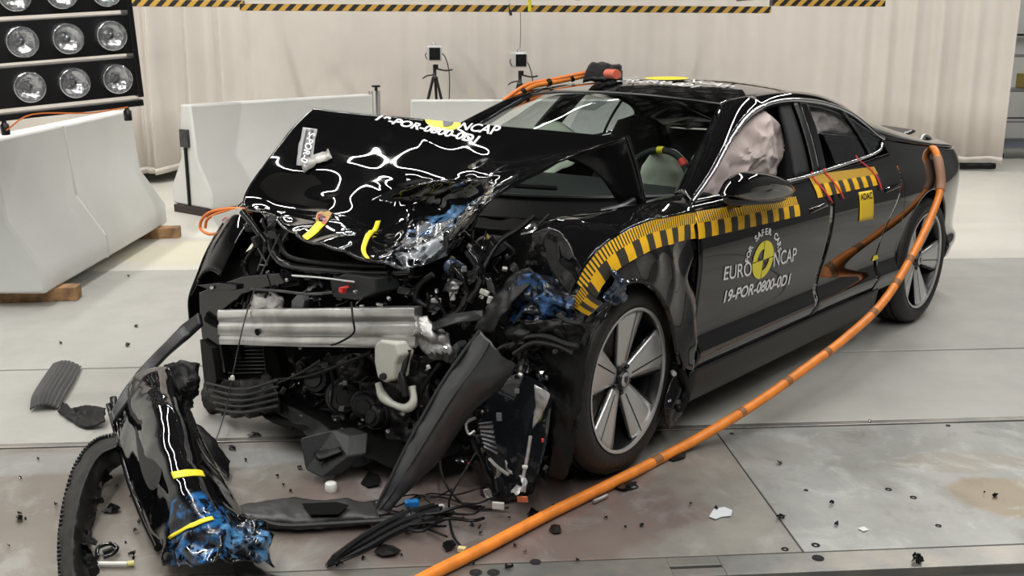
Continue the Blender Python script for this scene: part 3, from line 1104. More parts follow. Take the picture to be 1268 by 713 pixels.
# side windows
for sd in (1, -1):
    def gw(s, t, k0, k1, sd=sd, inset=.012):
        top = curve_at(OUT, s, k0, k1)
        zbt = zb(top.x) if top.x > -2.5 else zb(top.x)
        zz = zbt + (top.z - zbt) * t
        yb_ = FY(top.x, zbt)
        p = Vector((top.x, yb_ + (top.y - yb_) * t + .012 * sin(pi * t) - inset, zz))
        return mir(p, sd)
    grid('rear_side_window', 30, 12, lambda s, t: gw(s, t, 6.15, 10), M_WS2, car)
    # black pillar cover between the doors: front door's edge and rear door's edge
    def pil(s, t, xa0, xa1, xb0, xb1, off=0.0, sd=sd):
        xb_ = xa0 + (xb0 - xa0) * s
        xt = xa1 + (xb1 - xa1) * s
        x = xb_ + (xt - xb_) * t
        zt = interp([(-2.545, 1.072), (-2.47, 1.145), (-2.33, 1.215), (-2.1, 1.27), (-1.85, 1.30), (-1.62, 1.307), (-1.4, 1.29)], x)
        yt = interp([(-2.33, .705), (-2.1, .68), (-1.85, .668), (-1.62, .665), (-1.4, .678)], x)
        z = zb(x) + (zt - zb(x)) * t
        return Vector((x, sd * (FY(x, zb(x)) + (yt - FY(x, zb(x))) * t + .012 * sin(pi * t) + off), z))
    grid('pillar_cover', 6, 14, lambda s, t: pil(s, t, -1.655, -1.80, -1.735, -1.885), GLOSS, car, solid=.006)
    grid('pillar_cover', 6, 14, lambda s, t: pil(s, t, -1.60, -1.75, -1.648, -1.793, -.002), BLACKM, car, solid=.006)
    grid('door_frame', 4, 14, lambda s, t: pil(s, t, -1.455, -1.64, -1.60, -1.75, -.03), INTR, car, solid=.02)
    grid('quarter_window_bar', 4, 14, lambda s, t: pil(s, t, -2.28, -2.25, -2.30, -2.275, -.004), BLACKM, car, solid=.006)
    # bright trim all round the windows
    loop = [curve_at(OUT, i / 60, 0, KT) for i in range(61)]
    loopb = [Vector((x, FY(x, zb(x)), zb(x))) for x in [-2.53 + 2.03 * i / 40 for i in range(1, 41)]]
    pts = [mir(p + Vector((0, .004, 0)), sd) for p in loop]
    V, Fc = tube_geo(pts, .0115, 8, 120)
    V2, F2 = tube_geo([mir(p + Vector((0, .003, .003)), sd) for p in loopb], .0085, 8, 80)
    raw('window_trim', *join([(V, Fc), (V2, F2)]), CHROME, car)
    pts = [mir(p + Vector((0, -.012, -.012)), sd) for p in loop]
    V, Fc = tube_geo(pts, .014, 6, 100)
    raw('window_seal', V, Fc, BLACKM, car)
    tube('roof_rail_seam', [mir(curve_at(INN, i / 40, KH, 13) + Vector((0, 0, .002)), sd) for i in range(41)], .004, VOID, car, seg=6)

# ---- wheels
def wheel(name, c, steer=0.0, side=1):
    w = empty(name, c, steer if side > 0 else pi + steer)
    w.parent = car
    R90 = Matrix.Rotation(radians(-90), 3, 'X')     # local z -> +y (outwards)
    tp = [(.278, .115), (.290, .122), (.315, .127), (.335, .121), (.352, .105), (.3625, .085), (.365, .05), (.3655, 0), (.365, -.05), (.3625, -.085), (.352, -.105),
          (.335, -.121), (.315, -.127), (.290, -.122), (.278, -.115), (.276, 0)]
    ty = lathe('tyre', tp, RUBBER, w, 72, M=R90, close=True)
    for zz in (-.06, -.02, .02, .06):
        lathe('tread_groove', [(.3662, zz - .004), (.3668, zz - .004), (.3668, zz + .004), (.3662, zz + .004)], VOID, ty, 60, M=R90, close=True)
    lathe('rim', [(.279, .112), (.276, .118), (.270, .116), (.262, .104), (.256, .06), (.250, -.06), (.262, -.11), (.27, -.112), (.262, -.10), (.246, -.05), (.25, .05)], BLACKM, w, 64, M=R90, close=True)
    lathe('rim_edge', [(.276, .112), (.276, .120), (.270, .1205), (.264, .117), (.264, .110)], SILVER, w, 72, M=R90, close=True)
    lathe('brake_disc', [(.06, .0), (.19, .0), (.19, -.03), (.06, -.03)], CAST, w, 48, M=R90, close=True)
    lathe('wheel_back', [(.0001, -.05), (.25, -.05)], VOID, w, 32, M=R90)
    for k in range(5):
        a0 = radians(90 + 72 * k + (4 if c[0] > -1 else 20))
        def P(a, r, h): return Vector((r * cos(a0 + a), h, r * sin(a0 + a)))
        # broad blade: outline in the wheel plane, dished towards the hub
        half = lambda r: 0.031 + .058 * (max(0.0, r - .05) / .21) ** 1.1
        nS, nT = 10, 6
        def bf(s, t):
            r = .045 + (.2655 - .045) * s
            wv = half(r)
            x = wv * (2 * t - 1)
            a = x / max(r, .05)
            h = .082 + .030 * s - .006 * abs(2 * t - 1) ** 3
            return P(a, r, h)
        b = grid('spoke', nS, nT, bf, SILVER, w, solid=.02, off=1)
        def gr(s, t, o=.010):
            r = .07 + .192 * s
            wv = half(r)
            x = wv * .34 + .0022 * (2 * t - 1)
            return P(x / r, r, .082 + .030 * (r - .045) / .2205 + .0012)
        grid('groove', 8, 1, gr, VOID, b)
        for sg in (-1, 1):
            def ed(s, t, sg=sg):
                r = .10 + .16 * s
                wv = half(r) + .001 + .006 * t
                return P(sg * wv / r, r, .070 + .026 * s - .004 * t)
            grid('spoke_flank', 6, 1, ed, GLOSS, b, solid=.018)
    lathe('hub', [(.0001, .098), (.030, .098), (.034, .094), (.036, .080), (.062, .078), (.070, .06), (.070, .02), (.0001, .02)], BLACKM, w, 32, M=R90)
    hc = lathe('hub_cap', [(.0001, .1005), (.026, .1), (.029, .097), (.029, .09)], SILVER, w, 32, M=R90)
    prism('crest', [Vector((x * .012, .1008, y * .012)) for x, y in ((-1, 1), (-.5, 1.15), (0, 1), (.5, 1.15), (1, 1), (1, -.2), (0, -1.4), (-1, -.2))], (0, .001, 0), BLACKM, hc, bevel=0)
    for k in range(5):
        a = radians(54 + 72 * k + 4)
        lathe('lug_bolt', [(.0001, .090), (.008, .090), (.010, .086), (.010, .06)], BLACKM, w, 8, M=R90, c=(.052 * cos(a), 0, .052 * sin(a)))
    return w


wheel('front_wheel', (FWX, .803, .365), radians(4.9))
wheel('front_wheel', (0.0, -.845, .365), 0, -1)
wheel('rear_wheel', (-2.9, .855, .365))
wheel('rear_wheel', (-2.9, -.855, .365), 0, -1)

# ---- dark underbody, wheel houses and inner shell so that nothing shines through
box('battery_tray', (-1.5, 0, .22), (2.0, 1.60, .13), DULL, car)
box('rear_floor', (-3.2, 0, .42), (1.3, 1.15, .3), VOID, car)
for sd in (1, -1):
    for X, r in ((-2.9, .43), (0.0, .43)):
        if X == 0.0:
            continue
        V, Fc = [], []
        k = 24
        for i in range(k + 1):
            a = radians(-25 + 230 * i / k)
            for y in (.60, .90):
                V.append((X + r * cos(a), sd * y, .365 + r * sin(a)))
        for i in range(k):
            Fc.append((2 * i, 2 * i + 2, 2 * i + 3, 2 * i + 1))
        V += [(X, sd * .60, .365)]
        for i in range(k):
            Fc.append((2 * i, 2 * i + 2, len(V) - 1))
        raw('wheel_house', V, Fc, VOID, car, solid=.004)
    side_panel('inner_side', C(-.48), C(-2.3), C(.30), C(.95), 10, 6, sd, VOID, -.06, .004)
# door jamb strips behind the panel gaps
for sd in (1, -1):
    for fx in (lambda z: -.440, seam_b, lambda z: interp([(.33, -2.20), (.5, -2.24), (.66, -2.32), (.80, -2.44), (.9, -2.50), (1.05, -2.52)], z)):
        grid('seam_backing', 12, 1, lambda s, t, fx=fx: Vector((fx(.3 + .68 * s) + .02 * (2 * t - 1), sd * (FY(fx(.3 + .68 * s), .3 + .68 * s) - .016), .3 + .68 * s)), VOID, car, solid=.002)

# ---- cabin
box('cabin_floor', (-1.45, 0, .36), (2.3, 1.55, .1), INTR, car)
grid('headliner', 8, 8, lambda s, t: upper(s, t, KH, 8, 0, 0) * 1.0 + Vector((0, 0, -.03)), mat('grey_headliner', (.05, .05, .055), .9), car)
box('firewall', (-.46, 0, .66), (.05, 1.5, .5), VOID, car)
box('rear_bulkhead', (-2.75, 0, .75), (.05, 1.3, .55), INTR, car)
dash = crumple('dashboard', [[(-.45, -.72, .90), (-.45, 0, .91), (-.45, .74, .90)], [(-.85, -.70, .945), (-.85, 0, .96), (-.85, .72, .945)], [(-1.0, -.68, .87), (-.98, 0, .88), (-1.0, .70, .87)],
                             [(-.96, -.66, .6), (-.94, 0, .6), (-.96, .68, .6)]], .004, 3, 1, INTR, car, solid=.02)
for (x, y) in ((-1.55, .38), (-1.55, -.38)):
    st = empty('front_seat', (x, y, .4))
    st.parent = car
    crumple('seat_cushion', [[(.28, -.25, .02), (.28, 0, .06), (.28, .25, .02)], [(0, -.26, .05), (0, 0, .03), (0, .26, .05)], [(-.25, -.25, .05), (-.25, 0, .02), (-.25, .25, .05)]], .003, 5, 2, INTR, st, solid=.12)
    crumple('seat_back', [[(-.2, -.25, .0), (-.2, 0, .0), (-.2, .25, .0)], [(-.32, -.25, .3), (-.34, 0, .3), (-.32, .25, .3)], [(-.42, -.2, .56), (-.43, 0, .58), (-.42, .2, .56)],
                            [(-.46, -.13, .72), (-.46, 0, .76), (-.46, .13, .72)]], .003, 5, 3, INTR, st, solid=.11)
crumple('rear_bench', [[(-2.2, -.6, .55), (-2.2, 0, .56), (-2.2, .6, .55)], [(-2.5, -.6, .58), (-2.5, 0, .56), (-2.5, .6, .58)], [(-2.7, -.55, 1.0), (-2.7, 0, 1.02), (-2.7, .55, 1.0)]], .004, 4, 5, INTR, car, solid=.1)
# steering wheel: only its upper arc shows; airbag hangs deflated behind it
sw = empty('steering_wheel')
sw.parent = car
SWC = cy(808, 232, .40)
SWM = Matrix.Rotation(radians(66), 3, 'Y')
def swp(a, r): return SWC + SWM @ Vector((-r * sin(a), r * cos(a), 0))
for nm, a0, a1_, m, rr in (('rim', 0, 360, INTR, .0155), ('yellow_band', 88, 98, YEL, .0175), ('red_band', 40, 52, RED, .0175)):
    V, Fc = tube_geo([swp(radians(a0 + (a1_ - a0) * i / 40), .178) for i in range(41)], rr, 10, 80 if nm == 'rim' else 6)
    raw(nm, V, Fc, m, sw)
for a in (0, 180, 270):
    tube('spoke', [swp(radians(a), .17), SWC], .014, INTR, sw)


def pillow(name, outline, ybase, thick, material, parent, amp, sc, seed, nr=16, na=72):
    """puffed cloth bag: outline = loop of points; fans in to the middle, both faces"""
    L = spline(outline + [outline[0]], na)[:-1]
    c = sum(L, Vector()) / len(L)
    V, Fc = [c + Vector((0, thick, 0)), c - Vector((0, thick, 0))]  , []
    for face in (1, -1):
        for i in range(1, nr + 1):
            f = i / nr
            for k in range(na):
                p = c.lerp(L[k], f)
                h = thick * math.sqrt(max(0, 1 - f ** 3))
                h += amp * ((.5 - abs(nz(p, sc, seed))) * 2 - .6 + .5 * ((.5 - abs(nz(p, sc * 2.2, seed + 4))) * 2 - .5)) * min(1, (1 - f) * 5)
                V.append(p + Vector((0, face * h, 0)))
    for fi, face in enumerate((1, -1)):
        o_ = 2 + fi * nr * na
        for k in range(na):
            k2 = (k + 1) % na
            q = (fi, o_ + k, o_ + k2)
            Fc.append(q if face > 0 else q[::-1])
            for i in range(nr - 1):
                q = (o_ + i * na + k, o_ + (i + 1) * na + k, o_ + (i + 1) * na + k2, o_ + i * na + k2)
                Fc.append(q if face > 0 else q[::-1])
    return raw(name, V, Fc, material, parent)


bagp = lambda u, v, Y: cy(u, v, Y)
b_ = pillow('curtain_airbag', [bagp(*p, .66) for p in ((946, 137), (958, 146), (965, 160), (967, 176), (966, 196), (958, 212), (950, 226), (930, 240), (900, 248), (872, 250), (868, 235), (882, 205), (905, 178), (922, 156), (934, 144))],
            .66, .05, BAG, car, .035, 7.5, 3)
b_['label'] = 'crumpled pinkish white side airbag filling the front door window'
b2_ = pillow('curtain_airbag', [bagp(*p, .635) for p in ((1003, 137), (1020, 138), (1036, 146), (1049, 156), (1053, 164), (1040, 166), (1022, 163), (1004, 165), (1000, 150))], .64, .03, BAG, car, .02, 9, 8)
b2_['label'] = 'pinkish white side airbag behind the rear door window'
b3_ = crumple('steering_airbag', [[cy(795, 205, .32), cy(812, 186, .36), cy(835, 185, .42), cy(852, 200, .46)], [cy(790, 228, .32), cy(812, 215, .36), cy(838, 215, .42), cy(856, 222, .46)],
                                  [cy(792, 255, .32), cy(812, 250, .36), cy(838, 248, .42), cy(852, 245, .46)]], .012, 6, 4, BAG2, car, 20, 20)
b4_ = crumple('passenger_airbag', [[(-1.2, -.62, 1.1), (-1.22, -.4, 1.17), (-1.2, -.1, 1.08)], [(-1.0, -.62, 1.02), (-.98, -.38, 1.10), (-1.0, -.1, 1.0)], [(-.8, -.6, .94), (-.78, -.38, .98), (-.8, -.15, .93)]], .02, 5, 6, BAG2, car, 20, 20)

# ---- door mirror
mr_ = empty('door_mirror')
mr_.parent = car
MO = [cy(893, 242, 1.04), cy(905, 222, 1.04), cy(925, 212, 1.03), (cy(950, 214, 1.02)), cy(972, 224, 1.0), cy(980, 238, .98), cy(960, 249, 1.0), cy(925, 251, 1.03)]
pillow('mirror_housing', MO, 1.0, .062, PAINT, mr_, 0, 1, 0, 12, 60)
bot = [p + Vector((.004, .004, -.022)) for p in spline([MO[7], MO[6], MO[5]], 8)] + [p + Vector((0, 0, .006)) for p in spline([MO[5], MO[6], MO[7], MO[0]], 10)]
pillow('mirror_base', [cy(896, 246, 1.03), cy(930, 244, 1.02), cy(975, 240, .98), cy(962, 250, 1.0), cy(925, 254, 1.02), cy(904, 254, 1.03)], 1, .045, GREYP, mr_, 0, 1, 0, 8, 40)
tube('mirror_stalk', [cy(915, 250, 1.0), cy(905, 252, .93), cy(900, 254, .87)], .022, GLOSS, mr_)
# ---- hood
HN = [[(387, 134, .08), (440, 140, .03), (500, 145, -.02), (560, 151, -.07), (620, 156, -.13), (690, 162, -.20), (775, 170, -.30)],
      [(358, 162, .18), (418, 172, .12), (490, 180, .07), (555, 185, .01), (615, 190, -.04), (675, 190, -.10), (724, 186, -.19)],
      [(330, 200, .30), (388, 206, .25), (460, 212, .20), (535, 218, .15), (600, 216, .10), (645, 212, .05), (684, 203, -.01)],
      [(299, 246, .44), (362, 250, .37), (440, 250, .33), (505, 252, .19), (560, 247, .16), (605, 238, .24), (634, 227, .20)],
      [(322, 262, .50), (368, 272, .50), (430, 282, .50), (492, 292, .40), (545, 286, .36), (584, 264, .38), (606, 244, .34)],
      [(338, 268, .55), (372, 292, .62), (412, 307, .62), (455, 320, .60), (503, 331, .52), (545, 320, .42), (580, 283, .40)]]
HNET = [[cx(u, v, X) for (u, v, X) in r] for r in HN]


def hood_base(s, t): return net(HNET, s, t)


def hood_f(s, t):
    p = hood_base(s, t)
    a = hood_base(min(1, s + .01), t) - hood_base(max(0, s - .01), t)
    b = hood_base(s, min(1, t + .01)) - hood_base(s, max(0, t - .01))
    nrm = b.cross(a).normalized()
    if nrm.z < 0: nrm = -nrm
    w = min(1, s * 5) * .9 + .1
    h = .010 * (noise.noise(Vector((t * 2.6, s * 2.0, 4.2)))) * w
    v = noise.noise(Vector((t * 5 + 2, s * 4 + t * 3, 1.3)))
    h += .011 * ((.5 - abs(v)) * 2 - .7) * w * (0.35 + s)
    # harder folds at the struck corner
    q = max(0, 1 - math.hypot((t - .62) / .34, (s - .72) / .38))
    v = noise.noise(Vector((t * 11, s * 9, 7.7)))
    h += .024 * ((.5 - abs(v)) * 2 - .6) * q
    v = noise.noise(Vector((t * 27, s * 22, 2.7)))
    h += .010 * ((.5 - abs(v)) * 2 - .6) * q
    # long dent lines
    for (t0, s0, t1, s1, dep, wd) in ((.10, .62, .42, .70, .018, .06), (.42, .70, .60, .62, .022, .06), (.42, .42, .44, .78, .014, .05), (.60, .40, .74, .62, .018, .05), (.12, .62, .22, .30, .008, .06),
                                      (.30, .20, .36, .55, .006, .05), (.26, .52, .46, .18, .007, .045), (.46, .58, .60, .22, .008, .045), (.66, .30, .88, .12, .005, .06)):
        dx, dy = t1 - t0, s1 - s0
        k = max(0, min(1, ((t - t0) * dx + (s - s0) * dy) / (dx * dx + dy * dy)))
        d = math.hypot(t - t0 - k * dx, s - s0 - k * dy)
        h -= dep * math.exp(-(d / wd) ** 2)
    return p + nrm * h


hc1 = net(HNET, .72, .66)
hc2 = net(HNET, .90, .66)
HOODM = stain_mat('scuffed_black_paint', (0.0035, 0.0035, 0.004), .035,
                  [(tuple(hc1), .26, (.03, .035, .045), (.07, .17, .33), .40), (tuple(hc2), .22, (.03, .032, .035), (.20, .22, .24), .38)], coat=.4, noise_scale=16, srough=.3)
hood = grid('hood', 110, 150, hood_f, HOODM, car, solid=.010, off=-1)
hood['label'] = 'buckled black hood with white lettering, yellow tapes and blue scuffs'
# its turned-down left edge
flap = [[cx(776, 169, -.30), cx(786, 205, -.34), cx(797, 247, -.38)], [cx(748, 178, -.27), cx(757, 208, -.32), cx(781, 254, -.38)], [cx(700, 196, -.20), cx(738, 214, -.28), cx(768, 252, -.38)]]
crumple('hood_flange', flap, .004, 6, 3, PAINT_IN, hood, 14, 14, .014)
tube('hood_edge_seal', [cx(776, 169, -.30), cx(788, 206, -.345), cx(797, 248, -.385)], .010, GLOSS, hood, seg=8)
tube('hinge', [cx(785, 248, -.36), cx(770, 256, -.30), cx(745, 262, -.26)], .014, STEEL, hood)


def hood_uv(u, v):
    """(s, t) on the hood whose undeformed point stands at this place in view"""
    s, t = .4, .5
    def pr(s, t):
        d = hood_f(min(1, max(0, s)), min(1, max(0, t))) - CAM_CAR
        z = d.dot(AF)
        return 634 + F_PX * d.dot(AR) / z, 356.5 - F_PX * d.dot(AU) / z
    best = min(((pr(i / 16, j / 16)[0] - u) ** 2 + (pr(i / 16, j / 16)[1] - v) ** 2, i / 16, j / 16) for i in range(17) for j in range(17))
    s, t = best[1], best[2]
    for _ in range(8):
        x, y = pr(s, t)
        h = .01
        xs, ys = pr(s + h, t)
        xt, yt = pr(s, t + h)
        a, b_, c, d = (xs - x) / h, (xt - x) / h, (ys - y) / h, (yt - y) / h
        det = a * d - b_ * c
        if abs(det) < 1: break
        s -= .7 * (d * (x - u) - b_ * (y - v)) / det
        t -= .7 * (-c * (x - u) + a * (y - v)) / det
        s, t = min(1, max(0, s)), min(1, max(0, t))
    return s, t


def hood_lift(s, t, up):
    p = hood_f(s, t)
    a = hood_f(min(1, s + .01), t) - hood_f(max(0, s - .01), t)
    b = hood_f(s, min(1, t + .01)) - hood_f(s, max(0, t - .01))
    nrm = b.cross(a).normalized()
    if nrm.z < 0: nrm = -nrm
    return p + nrm * up


def hood_quad(q):
    """q: four places (u, v) on the hood: low-left, low-right, up-right, up-left -> f(x,y) on unit square"""
    st = [hood_uv(*p) for p in q]
    def f(x, y, up=.003):
        s = (st[0][0] * (1 - x) + st[1][0] * x) * (1 - y) + (st[3][0] * (1 - x) + st[2][0] * x) * y
        t = (st[0][1] * (1 - x) + st[1][1] * x) * (1 - y) + (st[3][1] * (1 - x) + st[2][1] * x) * y
        return hood_lift(min(1, max(0, s)), min(1, max(0, t)), up)
    return f


def fit_text(body, bold=.012, shear=0.0, space=1.0):
    V, Fc = text_mesh(body, 1.0, 'LEFT', bold, shear, space)
    x0, x1 = min(v.x for v in V), max(v.x for v in V)
    y0, y1 = min(v.y for v in V), max(v.y for v in V)
    return [Vector(((v.x - x0) / (x1 - x0), (v.y - y0) / (y1 - y0), 0)) for v in V], Fc


decal('lettering', fit_text('19-POR-0800-0D1', .035, .15), hood_quad([(464, 149), (590, 179), (596, 169), (472, 140)]), WHITEP, hood)
decal('lettering', fit_text('NCAP', .02, .1), hood_quad([(566, 160), (616, 168), (622, 156), (574, 148)]), WHITEP, hood)


def disc_seg(x0, x1, y0, y1, n=32):
    return


fq = hood_quad([(528, 160), (572, 164), (572, 144), (528, 140)])
V = [Vector((.5, .95, 0))] + [Vector((.5 + .5 * cos(a), .95 + .95 * sin(a) * 1, 0)) for a in [pi + pi * i / 24 for i in range(25)]]
decal('yellow_roundel', (V, [(0, i + 1, i + 2) for i in range(24)]), fq, YELP, hood)
V = [Vector((.5 + .30 * cos(a), .95 + .55 * sin(a), 0)) for a in [pi * 1.5 + pi * .5 * i / 10 for i in range(11)]] + [Vector((.5, .95, 0))]
decal('roundel_sector', (V, [tuple(range(len(V)))]), lambda x, y: fq(x, y, .0045), BLACKM, hood)


def hood_strip(name, pts, w, m, parent, up=.004, n=14, crinkle=0.0):
    """tape laid over the hood along places pts, half width w in view units"""
    # centre line and width measured once at three stations, then laid out evenly on the sheet
    D = [Vector(pts[min(k + 1, len(pts) - 1)]) - Vector(pts[max(k - 1, 0)]) for k in range(len(pts))]
    mid = len(pts) // 2
    d = D[mid].normalized()
    cen = [Vector((*hood_uv(*p), 0)) for p in pts]
    wv = Vector((*hood_uv(pts[mid][0] - d.y * w, pts[mid][1] + d.x * w), 0)) - cen[mid]
    P = spline(cen, n)
    V, Fc = [], []
    for i, p in enumerate(P):
        for k in (-1, 0, 1):
            q = p + wv * k
            V.append(hood_lift(min(1, max(0, q.x)), min(1, max(0, q.y)), up + crinkle * abs(nz((i, k, 0), .9, 2))))
    for i in range(n):
        for k in range(2):
            Fc.append((i * 3 + k, i * 3 + k + 1, i * 3 + k + 4, i * 3 + k + 3))
    return raw(name, V, Fc, m, parent, solid=.0015)


hood_strip('yellow_tape', [(380, 297), (389, 287), (398, 276)], 4.5, YEL, hood)
hood_strip('yellow_tape', [(468, 274), (458, 290), (450, 308), (445, 325)], 3.2, YEL, hood)
# label torn loose at the far corner
lb = hood_strip('white_label', [(385, 160), (380, 185), (378, 207)], 9.5, mat('label_grey', (.42, .42, .43), .4), hood, .006, 12, .010)
hood_strip('label_lettering_base', [(386, 163), (382, 185), (380, 200)], 5.2, mat('label_dark', (.10, .10, .105), .4), hood, .017, 12)
fqs = hood_quad([(385, 167), (375, 204), (383, 206), (393, 169)])
decal('label_lettering', fit_text('S-POR-0', .02, .1), lambda x, y: fqs(x, y, .020), WHITEP, lb)
hood_strip('silver_label', [(376, 209), (392, 201), (411, 194)], 6, mat('label_silver', (.28, .27, .25), .35, metal=.3), hood, .01, 10, .02)
# crest
fc = hood_quad([(388, 286), (405, 286), (412, 263), (394, 263)])
V = [Vector(p) for p in ((.0, .9, 0), (.25, 1, 0), (.5, .95, 0), (.75, 1, 0), (1, .9, 0), (.97, .5, 0), (.8, .2, 0), (.5, 0, 0), (.2, .2, 0), (.03, .5, 0))]
cr = decal('crest', (V, [tuple(range(10))]), lambda x, y: fc(x, y, .006), GOLD, hood)
for k, (x0, y0, x1, y1, m) in enumerate([(.12, .55, .42, .82, REDP), (.58, .25, .80, .5, REDP), (.12, .68, .42, .73, BLACKM), (.58, .36, .80, .41, BLACKM), (.40, .40, .60, .66, BLACKM)]):
    decal('crest_field', ([Vector((x0, y0, 0)), Vector((x1, y0, 0)), Vector((x1, y1, 0)), Vector((x0, y1, 0))], [(0, 1, 2, 3)]), lambda x, y, k=k: fc(x, y, .0072 + k * .0003), m, cr)

# ---- lettering on the left front door and the roof
def door_pt(x, y, x0=0, z0=0, up=.0025):
    X, Z = x0 - x, z0 + y
    return Vector((X, FY(X, Z) + up, Z))


def on_door(q, up=.003):
    """q: four places low-left, low-right, up-right, up-left"""
    P = []
    for (u, v) in q:
        p = cy(u, v, .955)
        for _ in range(3): p = cy(u, v, FY(p.x, p.z))
        P.append(p)
    def f(x, y, up=up):
        a = P[0].lerp(P[1], x).lerp(P[3].lerp(P[2], x), y)
        return Vector((a.x, FY(a.x, a.z) + up, a.z))
    return f


from bpy import data as _d
fdoor = next(c for c in car.children if c.name == 'front_door')
rdoor = next(c for c in car.children if c.name == 'rear_door')
decal('lettering', fit_text('EURO', .008), on_door([(895, 347), (930, 341), (930, 323), (897, 330)]), WHITEP, fdoor)
decal('lettering', fit_text('NCAP', .008), on_door([(957, 330), (985, 323), (986, 306), (958, 312)]), WHITEP, fdoor)
decal('lettering', fit_text('19-POR-0800-0D1', .026, .12), on_door([(895, 375), (977, 352), (979, 338), (897, 360)]), WHITEP, fdoor)
# roundel and the words arched above it
PC = cy(944.5, 321.5, .96)
RR_ = (cy(944.5, 299, .96).z - cy(944.5, 345, .96).z) / 2


def door_polar(r, a, up=.003): return door_pt(1.13 * r * cos(a), r * sin(a), PC.x, PC.z, up)


V, Fc = [], []
for ring in (0, 1):
    pass
def sector(r0, r1, a0, a1, n=14):
    V = []
    for i in range(n + 1):
        a = a0 + (a1 - a0) * i / n
        V += [(r0, a), (r1, a)]
    return V, [(2 * i, 2 * i + 1, 2 * i + 3, 2 * i + 2) for i in range(n)]
def put(parts, up, m, name):
    V, Fc = [], []
    for v, f in parts:
        o_ = len(V)
        V += [door_polar(r, a, up) for r, a in v]
        Fc += [tuple(i + o_ for i in q) for q in f]
    raw(name, V, Fc, m, fdoor, smooth=False)
g_ = .03
put([sector(RR_ * .58, RR_, k * pi / 2 + g_, (k + 1) * pi / 2 - g_) for k in range(4)], .003, YELP, 'yellow_roundel')
put([sector(.001, RR_ * .60, g_, pi / 2 - g_), sector(.001, RR_ * .60, pi + g_, 1.5 * pi - g_)], .0032, YELP, 'yellow_roundel')
wd = 'FOR SAFER CARS'
for i, ch in enumerate(wd):
    if ch == ' ': continue
    a = radians(170 - 160 * i / (len(wd) - 1))
    V, Fc = text_mesh(ch, RR_ * .46, 'CENTER', .0012)
    r0 = RR_ * 1.30
    def f(x, y, a=a):
        px, py = r0 * cos(a), r0 * sin(a)
        tx, ty = sin(a), -cos(a)
        return door_pt(1.22 * (px + tx * x + cos(a) * y), py + ty * x + sin(a) * y, PC.x, PC.z)
    decal('letter', (V, Fc), f, WHITEP, fdoor)


def roof_pt(u, v):
    for z in (1.40,): p = cz(u, v, 1.40)
    for _ in range(4):
        e = .58
        q = p.y / e
        zz = interp(ZCN, p.x)
        zr_ = interp([(-2.1, 1.315), (-1.85, 1.333), (-1.62, 1.335), (-1.42, 1.325), (-1.244, 1.303)], p.x)
        p = cz(u, v, zr_ + (zz - zr_) * (1 - abs(q) ** 2.2))
    return p


def on_roof(x0, y0, w, h):
    """letters read from the front: x to the car's left, y to the rear"""
    def f(a, b):
        y = y0 + a * w
        x = x0 - b * h
        q = y / .58
        zr_ = interp([(-2.1, 1.315), (-1.85, 1.333), (-1.62, 1.335), (-1.42, 1.325), (-1.244, 1.303)], x)
        return Vector((x, y, zr_ + (interp(ZCN, x) - zr_) * (1 - abs(q) ** 2.2) + .010))
    return f


decal('lettering', fit_text('19-POR-0800-0D1', .014, .12), on_roof(-1.36, -.26, .60, .085), WHITEP, roof)
decal('lettering', fit_text('NCAP', 0), on_roof(-1.50, .20, .24, .10), WHITEP, roof)
decal('lettering', fit_text('EURO', 0), on_roof(-1.50, -.36, .24, .10), WHITEP, roof)
V = [Vector((.5, .5, 0))] + [Vector((.5 + .5 * cos(2 * pi * i / 32), .5 + .5 * sin(2 * pi * i / 32), 0)) for i in range(32)]
decal('yellow_roundel', (V, [(0, i + 1, (i + 1) % 32 + 1) for i in range(32)]), on_roof(-1.47, -.06, .22, .22), YELP, roof)

# ---- marker tape (yellow and dark scale) along doors and fender
def marker(name, fa, L, parent, bw=.05, fine=5, h=.092, ticks=.42, up=.003, flip=0):
    """fa(a, b): a in metres along, b 0 at the top .. 1 at the lower edge"""
    V, Fc, mi = [], [], []
    n = int(round(L / bw))
    for i in range(n):
        for j in range(2):
            a0 = (i + j * .5) * bw
            # lower blocks: one colour per block
            o_ = len(V)
            V.extend([fa(a0, ticks), fa(a0 + bw / 2, ticks), fa(a0 + bw / 2, .72), fa(a0, .72), fa(a0 + bw / 2, 1), fa(a0, 1)])
            Fc.extend([(o_, o_ + 1, o_ + 2, o_ + 3), (o_ + 3, o_ + 2, o_ + 4, o_ + 5)])
            mi.extend([(i + flip) % 2] * 2)
        k = fine
        for j in range(k):
            for q, fr_ in ((0, .55), (1, .45)):
                a0 = (i + (j + (0 if q == 0 else .55)) / k) * bw
                a1_ = a0 + fr_ * bw / k
                o_ = len(V)
                V.extend([fa(a0, 0), fa(a1_, 0), fa(a1_, ticks), fa(a0, ticks)])
                Fc.append((o_, o_ + 1, o_ + 2, o_ + 3))
                mi.append(q)
    return raw(name, V, Fc, [YELM, DARKM], parent, smooth=False, mi=mi)


def side_fix(u, v):
    p = cy(u, v, .94)
    for _ in range(4): p = cy(u, v, FY(p.x, p.z))
    return p


def tape_between(tl, tr, bl, br, parent, bw=.05, fine=3, up=.004, flip=0, wav=None):
    A, B, Cc, D = side_fix(*tl), side_fix(*tr), side_fix(*bl), side_fix(*br)
    L = (B - A).length
    n = round(L / bw)
    bw = L / n
    def fa(a, b):
        s = min(1, a / L)
        p = A.lerp(B, s).lerp(Cc.lerp(D, s), b)
        return Vector((p.x, FY(p.x, p.z) + up + (wav(s, b) if wav else 0), p.z))
    return marker('marker_tape', fa, L, parent, bw, fine, flip=flip)


